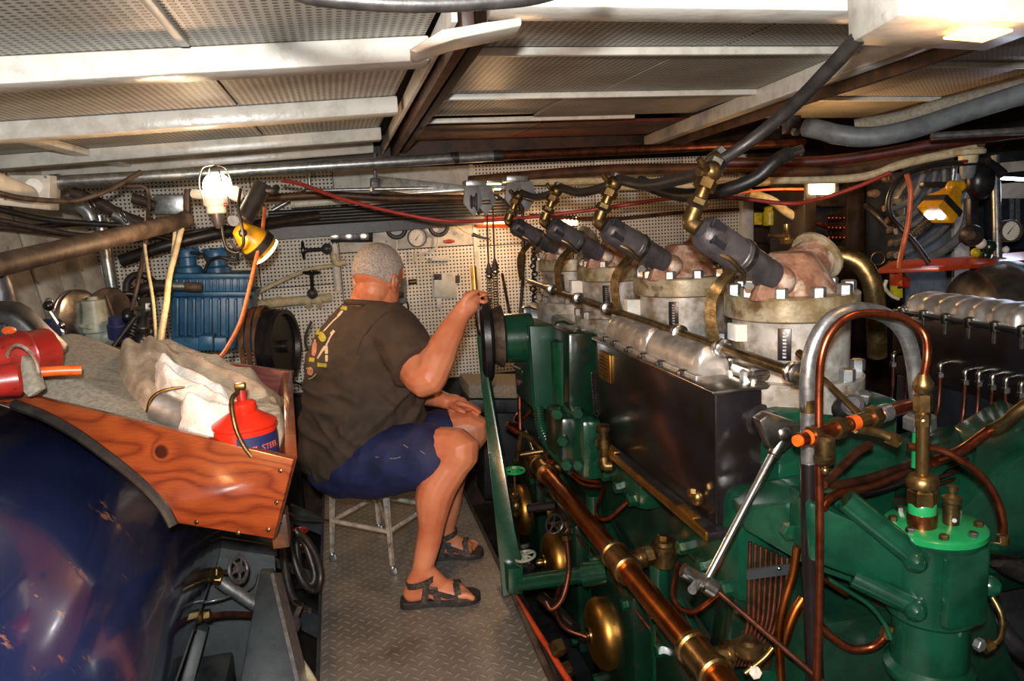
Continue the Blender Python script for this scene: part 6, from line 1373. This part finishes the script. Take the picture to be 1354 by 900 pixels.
# head: cranium, face, jaw, nose, brow, ears
g.ball(hp(0, -.008, .03), (.084, .104, .100), 24, 16, HR)
g.ball(hp(0, .03, -.03), (.062, .068, .085), 20, 14, HR)
g.ball(hp(0, .052, -.085), (.042, .045, .034), 16, 10, HR)
g.ball(hp(.038, .03, -.06), (.03, .05, .045), 14, 10, HR); g.ball(hp(-.038, .03, -.06), (.03, .05, .045), 14, 10, HR)
limb(g, [hp(0, .092, .012), hp(0, .106, -.012), hp(0, .116, -.032)], [.009, .012, .015])
limb(g, [hp(-.035, .082, .022), hp(0, .09, .024), hp(.035, .082, .022)], [.010, .011, .010])
limb(g, [hp(-.02, .092, -.062), hp(0, .098, -.062), hp(.02, .092, -.062)], [.008, .010, .008])
for s in (-1, 1):
    g.torus(hp(s * .087, -.008, -.012), HS + HF * (.35 * s), .024, .0075, 16, 7, sx=.7)
    g.ball(hp(s * .078, .0, -.016), (.008, .016, .026), 10, 8, HR); g.ball(hp(s * .082, .004, -.04), (.008, .009, .011), 10, 8, HR)
# arms
limb(g, [shR, shR.lerp(elR, .5), elR, elR.lerp(wrR, .3), elR.lerp(wrR, .7), wrR], [.08, .07, .060, .064, .048, .037])
limb(g, [shL, shL.lerp(elL, .5), elL, elL.lerp(wrL, .35), wrL], [.075, .06, .05, .05, .032])
# right hand closed around the lever
pk = w(617, 404, 2.60)
limb(g, [wrR, w(612, 411, 2.585), w(621, 402, 2.595), w(625, 396, 2.60)], [.032, .035, .036, .028])
for k, (py, ln) in enumerate(((388, 1), (397.5, 1.05), (407, 1), (416, .9))):
    limb(g, [w(616, py + 3, 2.60), w(624, py, 2.628), w(634, py, 2.637), w(641.5, py + .5, 2.622), w(642.5, py + 1, 2.600), w(639, py + 1.5, 2.588)][:6], [.0125, .0115, .011, .0105, .0095, .0085], 10, 4)
limb(g, [w(611, 408, 2.575), w(616, 395, 2.57), w(624, 388, 2.572), w(631, 385, 2.578)], [.017, .014, .0115, .009], 10, 4)
# left hand flat on the left thigh
hl = w(604, 533, 2.85)
limb(g, [wrL, w(600, 532, 2.86), w(610, 534, 2.85)], [.030, .033, .028])
for k in range(4):
    yo = 2.80 + .024 * k
    limb(g, [w(606, 533 - k * .6, yo + .02), w(618, 536 - k * 1.0, yo + .012), w(627, 540 - k, yo + .01), w(634, 545 - k * 1.2, yo + .008)], [.012, .0105, .0095, .008], 10, 4)
limb(g, [w(598, 536, 2.83), w(606, 541, 2.79), w(614, 545, 2.775)], [.014, .012, .009], 10, 4)
# legs and feet
for hi, kn, an, heel, toe in ((hiR, knR, anR, w(545, 776, 2.50), w(624, 784, 2.47)), (hiL, knL, anL, w(574, 727, 2.84), w(630, 735, 2.81))):
    heel.z = .045; toe.z = .04; an.z = max(an.z, .10)
    sh = (an - kn)
    back = Vector((-.035, 0, 0))
    limb(g, [hi, hi.lerp(kn, .5), kn, kn.lerp(an, .14) + back * .2, kn.lerp(an, .35) + back, kn.lerp(an, .68) + back * .3, an], [.115, .098, .07, .064, .068, .045, .037])
    fd = (toe - heel); fd.z = 0; fl = fd.length; fd.normalize(); sd = Vector((fd.y, -fd.x, 0))
    limb(g, [an, heel.lerp(an, .4), heel], [.037, .038, .034])
    limb(g, [heel, heel + fd * fl * .45 + Vector((0, 0, .012)), heel + fd * fl * .78 + Vector((0, 0, -.008))], [.034, .036, .026])
    limb(g, [an + fd * .01, heel + fd * fl * .5 + Vector((0, 0, .015))], [.036, .032])
    for s in (-.5, .5): limb(g, [heel + fd * fl * .4 + sd * s * .03, heel + fd * fl * .8 + sd * s * .045 + Vector((0, 0, -.012))], [.028, .02])
    for k, s in enumerate((-.042, -.020, .0, .018, .034)):
        sgn = 1 if kn is knR else -1; s *= -sgn
        big = k == 0; ln = [1.0, .98, .94, .88, .80][k]
        a = heel + fd * fl * .78 + sd * s * .9; b = heel + fd * fl * ln + sd * s
        limb(g, [a + Vector((0, 0, -.01)), a.lerp(b, .6) + Vector((0, 0, -.008)), b + Vector((0, 0, -.018))], [.015, .0125, .0115] if big else [.012, .010, .0085], 10, 4)
bme = remesh(g, 'body', .0048, 3, .5)
body = mesh_obj('body', bme, 'skin', man, 180)
for s in (-1, 1):
    e = hp(s * .031, .076, .003); ey = ball('eye', 'eye', man, e, .0125, 14, 10); ball('iris', 'iris', ey, e + HF * .0085, .0062, 10, 8)
limb_g = G(); limb(limb_g, [hp(-.022, .101, -.064), hp(0, .1075, -.063), hp(.022, .101, -.064)], [.003, .005, .003], 8, 4); limb_g.out('lips', 'lip', man, 80)
# hair: a thin fuzzy shell grown from the scalp
bm = bmesh.new(); bm.from_mesh(bme)
hl_n = (Vector((0, -.62, .62))).normalized()
kill = []
for f in bm.faces:
    c = HR.transposed() @ (f.calc_center_median() - hc)
    keep = c.length < .16 and c.z > -.075 and ((c.y < -.012 and c.z > -.018 - .1 * (c.y + .05)) or (c.z > .035 + .45 * max(0, c.y + .0)) or (c.y < .012 and c.z > -.01 and abs(c.x) > .05)) and c.z < .14
    if abs(c.x) > .088 and c.z < .02: keep = False
    if not keep: kill.append(f)
bmesh.ops.delete(bm, geom=kill, context='FACES')
for v in bm.verts: v.normal_update()
for v in bm.verts: v.co += v.normal * (.003 + .0016 * noise.noise(v.co * 160) + (.0016 if not v.is_boundary else -.0022))
hm = bpy.data.meshes.new('hair'); bm.to_mesh(hm); bm.free(); mesh_obj('hair', hm, 'hair', man, 180)

# T-shirt
g = G()
k_ = 1.07
T_ = [(c, a * k_ + .006, b * k_ + .008) for c, a, b in S]
T_[0] = (hipc + Vector((-.015, 0, -.02)), .20, .18); T_[1] = (hipc + Vector((-.01, 0, .04)), .215, .195)
ell(g, T_[:-1] + [(w(486, 400, 2.85), .082, .078)], TF)
slR = shR.lerp(elR, .74) + Vector((.004, 0, .004))
limb(g, [w(500, 430, 2.76), shR + Vector((.0, 0, .008)), shR.lerp(elR, .45), slR], [.09, .092, .090, .094], 20, flat=True)
slL = shL.lerp(elL, .75); limb(g, [w(480, 430, 2.95), shL, shL.lerp(elL, .5), slL], [.09, .09, .08, .075], 20, flat=True)
sme = remesh(g, 't_shirt', .0075, 7, .5)
axS = (elR - shR).normalized()
def fold_shirt(p):
    s1 = noise.noise(Vector((p.x * 5 + p.z * 4, p.y * 5, p.z * 13 - p.x * 7)))
    s2 = noise.noise(Vector((p.x * 16, p.y * 12, p.z * 26 + p.x * 9)))
    rdg = (1 - abs(noise.noise(Vector((p.x * 5, p.y * 3, p.z * 9 - p.x * 8 + 4)))) * 3.2); rd2 = (1 - abs(noise.noise(Vector((p.x * 9, p.y * 6, p.z * 17 + p.x * 7 + 9)))) * 3.2)
    low = max(0, min(1, (1.0 - p.z) / .25)); d = (p - slR).length
    cuff = .004 * math.exp(-((p - slR).dot(axS) / .012) ** 2) if d < .12 else 0
    return (.007 * s1 + .003 * s2 + .016 * max(rdg, -.2) + .007 * max(rd2, -.2)) * (.3 + .7 * low) + cuff
wrinkle(sme, fold_shirt)
shirt = mesh_obj('t_shirt', sme, 'shirt', man, 180)
torus('collar', 'shirt', shirt, w(487, 401, 2.85), Vector((.15, .12, 1)), .078, .011, 30, 8)
# sleeve hem and shoulder seam
bvh = BVHTree.FromPolygons([v.co.copy() for v in sme.vertices], [list(p.vertices) for p in sme.polygons])
def on_shirt(px, py, off=.0012):
    d = ray(px, py).normalized(); h = bvh.ray_cast(Vector((0, 0, CAM_H)), d)
    return (h[0] + h[1] * off) if h[0] else None
def stroke(pts, width, mat, name='print', wd2=None):
    P = []
    for (x0, y0), (x1, y1) in zip(pts, pts[1:]):
        n_ = max(2, int(math.hypot(x1 - x0, y1 - y0) / 1.6))
        P += [(x0 + (x1 - x0) * k / n_, y0 + (y1 - y0) * k / n_) for k in range(n_)]
    P.append(pts[-1]); bm = bmesh.new(); prev = None
    for i, (x, y) in enumerate(P):
        a, b = P[max(i - 1, 0)], P[min(i + 1, len(P) - 1)]; l = math.hypot(b[0] - a[0], b[1] - a[1]) or 1; nx, ny = -(b[1] - a[1]) / l, (b[0] - a[0]) / l
        f = i / (len(P) - 1); wv = width + ((wd2 if wd2 is not None else width) - width) * f; cols = max(1, int(wv / 2)); row = []
        for c in range(cols + 1):
            u = (c / cols - .5) * wv; q = on_shirt(x + nx * u, y + ny * u)
            row.append(bm.verts.new(q) if q else None)
        if prev and len(prev) == len(row):
            for c in range(len(row) - 1):
                vs = [prev[c], prev[c + 1], row[c + 1], row[c]]
                if all(vs) and max((vs[0].co - v.co).length for v in vs) < .04: bm.faces.new(vs)
        prev = row
    me = bpy.data.meshes.new(name); bm.to_mesh(me); bm.free(); return mesh_obj(name, me, mat, shirt, 60)
def blob(cx, cy, rx, ry, mat, tilt=0, name='print'):
    bm = bmesh.new(); R = []
    for j in range(1, 4):
        R.append([])
        for k in range(14):
            a = 2 * PI * k / 14; x, y = rx * j / 3 * math.cos(a) * (1 - .18 * math.cos(2 * a)), ry * j / 3 * math.sin(a)
            x, y = x * math.cos(tilt) - y * math.sin(tilt), x * math.sin(tilt) + y * math.cos(tilt)
            q = on_shirt(cx + x, cy + y, .0016); R[-1].append(bm.verts.new(q) if q else None)
    q = on_shirt(cx, cy, .0016)
    if q:
        c = bm.verts.new(q)
        for k in range(14):
            if R[0][k] and R[0][(k + 1) % 14]: bm.faces.new((c, R[0][k], R[0][(k + 1) % 14]))
    for A_, B_ in zip(R, R[1:]):
        for k in range(14):
            vs = [A_[k], A_[(k + 1) % 14], B_[(k + 1) % 14], B_[k]]
            if all(vs) and max((vs[0].co - v.co).length for v in vs) < .04: bm.faces.new(vs)
    me = bpy.data.meshes.new(name); bm.to_mesh(me); bm.free(); return mesh_obj(name, me, mat, shirt, 60)
stroke([(442, 402), (430, 420), (418, 442)], 1.6, 'print_white'); blob(416, 461, 3.8, 10, 'print_pink', .1); stroke([(418, 442), (416, 455)], 2, 'print_white')
stroke([(451, 415), (440, 425), (428, 438)], 1.8, 'print_white'); stroke([(453, 411), (447, 418)], 3.2, 'print_white'); blob(426, 445, 5.5, 7, 'print_yellow', -.5)
stroke([(441, 439), (436, 447), (431, 458)], 2, 'print_white'); stroke([(442, 437), (438, 442)], 4, 'print_white')
stroke([(431, 457), (426, 464), (420, 474)], 4, 'print_white', wd2=2); stroke([(431, 457), (432, 466), (432, 478)], 5, 'print_white', wd2=3)
stroke([(434, 401), (424, 418), (414, 438)], 1.2, 'print_pink'); blob(420, 437, 3.4, 7, 'print_yellow', .35); blob(423, 428, 2, 5, 'print_pink', .4)
stroke([(442, 396), (450, 396)], 4, 'print_yellow'); stroke([(449, 406), (459, 408)], 5, 'print_yellow'); stroke([(409, 475), (416, 476)], 5.5, 'print_yellow'); stroke([(420, 482), (432, 483)], 5, 'print_yellow')
blob(410.5, 491, 4.6, 5, 'print_pink', 0); stroke([(418, 494), (413, 499), (408, 501)], 1.4, 'print_yellow'); stroke([(405, 487), (412, 486)], 2, 'print_yellow')
seam = [q for q in (on_shirt(x, y, .001) for x, y in [(512, 412), (502, 420), (492, 430), (482, 442), (475, 455), (472, 468)]) if q]
if len(seam) > 2: tube('sleeve_seam', 'shirt', shirt, seam, .0028, 6)

# shorts
g = G()
ell(g, [(hipc + Vector((0, 0, -.09)), .17, .15), (hipc + Vector((0, 0, -.04)), .205, .19), (hipc + Vector((0, 0, .02)), .205, .185), (hipc + Vector((0, 0, .07)), .19, .17)], TF)
hmR = hiR.lerp(knR, .70); hmL = hiL.lerp(knL, .70)
for hi, hm in ((hiR, hmR), (hiL, hmL)): limb(g, [hi + Vector((0, 0, -.0)), hi.lerp(hm, .5) + Vector((0, 0, -.004)), hm + Vector((0, 0, -.012))], [.132, .127, .112], 22)
pme = remesh(g, 'shorts', .0075, 5, .5)
def fold_short(p):
    return .008 * noise.noise(Vector((p.x * 9, p.y * 9, p.z * 7))) + .006 * (1 - abs(noise.noise(Vector((p.x * 13, p.y * 5, p.z * 6 + 2)))) * 2.4) 
wrinkle(pme, fold_short)
shorts = mesh_obj('shorts', pme, 'shorts', man, 180)
bv2 = BVHTree.FromPolygons([v.co.copy() for v in pme.vertices], [list(p.vertices) for p in pme.polygons])
def on_short(px, py):
    h = bv2.ray_cast(Vector((0, 0, CAM_H)), ray(px, py).normalized()); return h[0] + h[1] * .001 if h[0] else None
for pts in ([(497, 604), (520, 606), (530, 604)], [(534, 588), (540, 592)], [(556, 596), (562, 600)]):
    q = [v for v in (on_short(*p) for p in pts) if v]
    if len(q) > 1: tube('stitching', 'canvas', shorts, q, .0016, 5)
q = [v for v in (on_short(*p) for p in [(470, 578), (478, 573), (487, 577), (478, 581)]) if v]
if len(q) == 4: G().prism(q, Vector((0, -.001, 0))).out('pocket_tag', 'label_blue' if False else 'grey_green', shorts, smooth=False)
# sandals
for nm, heel, toe, an in (('R', w(545, 776, 2.50), w(624, 784, 2.47), anR), ('L', w(574, 727, 2.84), w(630, 735, 2.81), anL)):
    fd = toe - heel; fd.z = 0; fl = fd.length; fd.normalize(); sd = Vector((fd.y, -fd.x, 0)); b = Vector((heel.x, heel.y, 0)) - fd * .045
    L2 = fl + .075; sp = thing('sandal', 'x', 'x'); del sp['label']; del sp['category']; adopt(sp, man)
    prof = [(0, .022), (.04, .036), (.12, .038), (.3, .034), (.5, .036), (.7, .047), (.86, .048), (.95, .036), (1, .014)]
    ol = [b + fd * L2 * a + sd * r for a, r in prof] + [b + fd * L2 * a - sd * r for a, r in reversed(prof)]
    G().prism(ol, (0, 0, .024), .003).out('sole', 'sandal', sp, 50)
    def strap_over(f, h, wd_, lean=0, nm='strap'):
        c = b + fd * L2 * f; R = []
        for k in range(13):
            a = PI * k / 12; rw = wd_
            p = c + sd * rw * math.cos(a) + Z * (.02 + h * math.sin(a)) + fd * lean * math.sin(a); o = (sd * math.cos(a) + Z * math.sin(a)).normalized()
            R.append([p - fd * .012, p + fd * .012, p + fd * .012 + o * .004, p - fd * .012 + o * .004])
        G().rings(R).out(nm, 'strap', sp, 40)
    strap_over(.74, .050, .050, -.01); strap_over(.48, .078, .042, -.02); strap_over(.30, .105, .040, .02)
    R = []; c0_ = Vector((an.x, an.y, .095))
    for k in range(25):
        a = 2 * PI * k / 24; o = fd * math.cos(a) + sd * math.sin(a); p = c0_ + fd * (.052 * math.cos(a) - .004) + sd * .043 * math.sin(a) + Z * .014 * math.cos(a)
        R.append([p - Z * .011, p + Z * .011, p + Z * .011 + o * .004, p - Z * .011 + o * .004])
    G().rings(R).out('ankle_strap', 'strap', sp, 40)
    for s in (-1, 1):
        q0, q1 = b + fd * L2 * .72 + sd * .046 * s + Z * .03, b + fd * L2 * .34 + sd * .043 * s + Z * .07
        G().prism([q0 - Z * .01, q0 + Z * .01, q1 + Z * .01, q1 - Z * .01], sd * .004 * s).out('side_strap', 'strap', sp, 40)

# stool
t = thing('stool', 'worn white square steel stool with round caster feet under the man', 'stool', (.09, 2.96, 0))
F1, F2 = w(440, 742, Z=0), w(520, 760, Z=0); sv_ = F2 - F1; pv = Vector((-sv_.y, sv_.x, 0)); feet = [F1, F2, F2 + pv, F1 + pv]; cF = (F1 + F2 + pv + F1 + F2 + pv) / 4 if False else (feet[0] + feet[2]) / 2
top_z = .405; tops = [cF + (f - cF) * .84 + Z * top_z for f in feet]
mids = [f.lerp(tp, .42) for f, tp in zip(feet, tops)]; 
G().prism([cF + (f - cF) * 1.0 + Z * top_z for f in feet], Z * .018, .005).out('seat', 'stool', t)
for i in range(4):
    a, b = feet[i] + Z * .03, tops[i]; o = (feet[i] - cF).normalized(); s = Vector((-o.y, o.x, 0))
    G().prism([a - s * .006, a + s * .006 + o * .004, a + s * .006, a - s * .006 - o * .006], b - a).bm.free() if False else None
    g = G(); g.rings([[p + (o * cx + s * cy) * k for cx, cy in ((.011, 0), (0, .011), (-.011, 0), (0, -.011))] for p, k in ((a, .8), (a.lerp(b, .5), 1), (b, 1.3))]); g.out('leg', 'stool', t, 30)
    G().lathe(feet[i] + Z * .0 + Vector((0, -.006, .017)), (.3, 1, 0), [(0, .013), (.002, .017), (.012, .017), (.014, .013)], 16).out('caster', 'galv', t); G().ball(feet[i] + Z * .03, .012, 10, 8).out('ball_socket', 'galv', t, 80)
    c, d = mids[i], mids[(i + 1) % 4]; cyl('rail', 'stool', t, c, d, .009, n=8)
    c, d = tops[i] - Z * .02, tops[(i + 1) % 4] - Z * .02; cyl('apron', 'stool', t, c, d, .011, n=8)
cyl('cross_brace', 'stool', t, mids[0].lerp(tops[0], .45), mids[2].lerp(tops[2], .45), .007, n=8); cyl('cross_brace', 'stool', t, mids[1], mids[3], .007, n=8)
tag(tube('back_cord', 'rubber', None, [(412, 425, 3.6), (405, 440, 3.6), (404, 455, 3.6), (410, 470, 3.6), (405, 506, 3.6), (392, 506, 3.7), (386, 503, 3.8)], .006), 'thin dark cable curving out behind the man\'s back', 'cable')
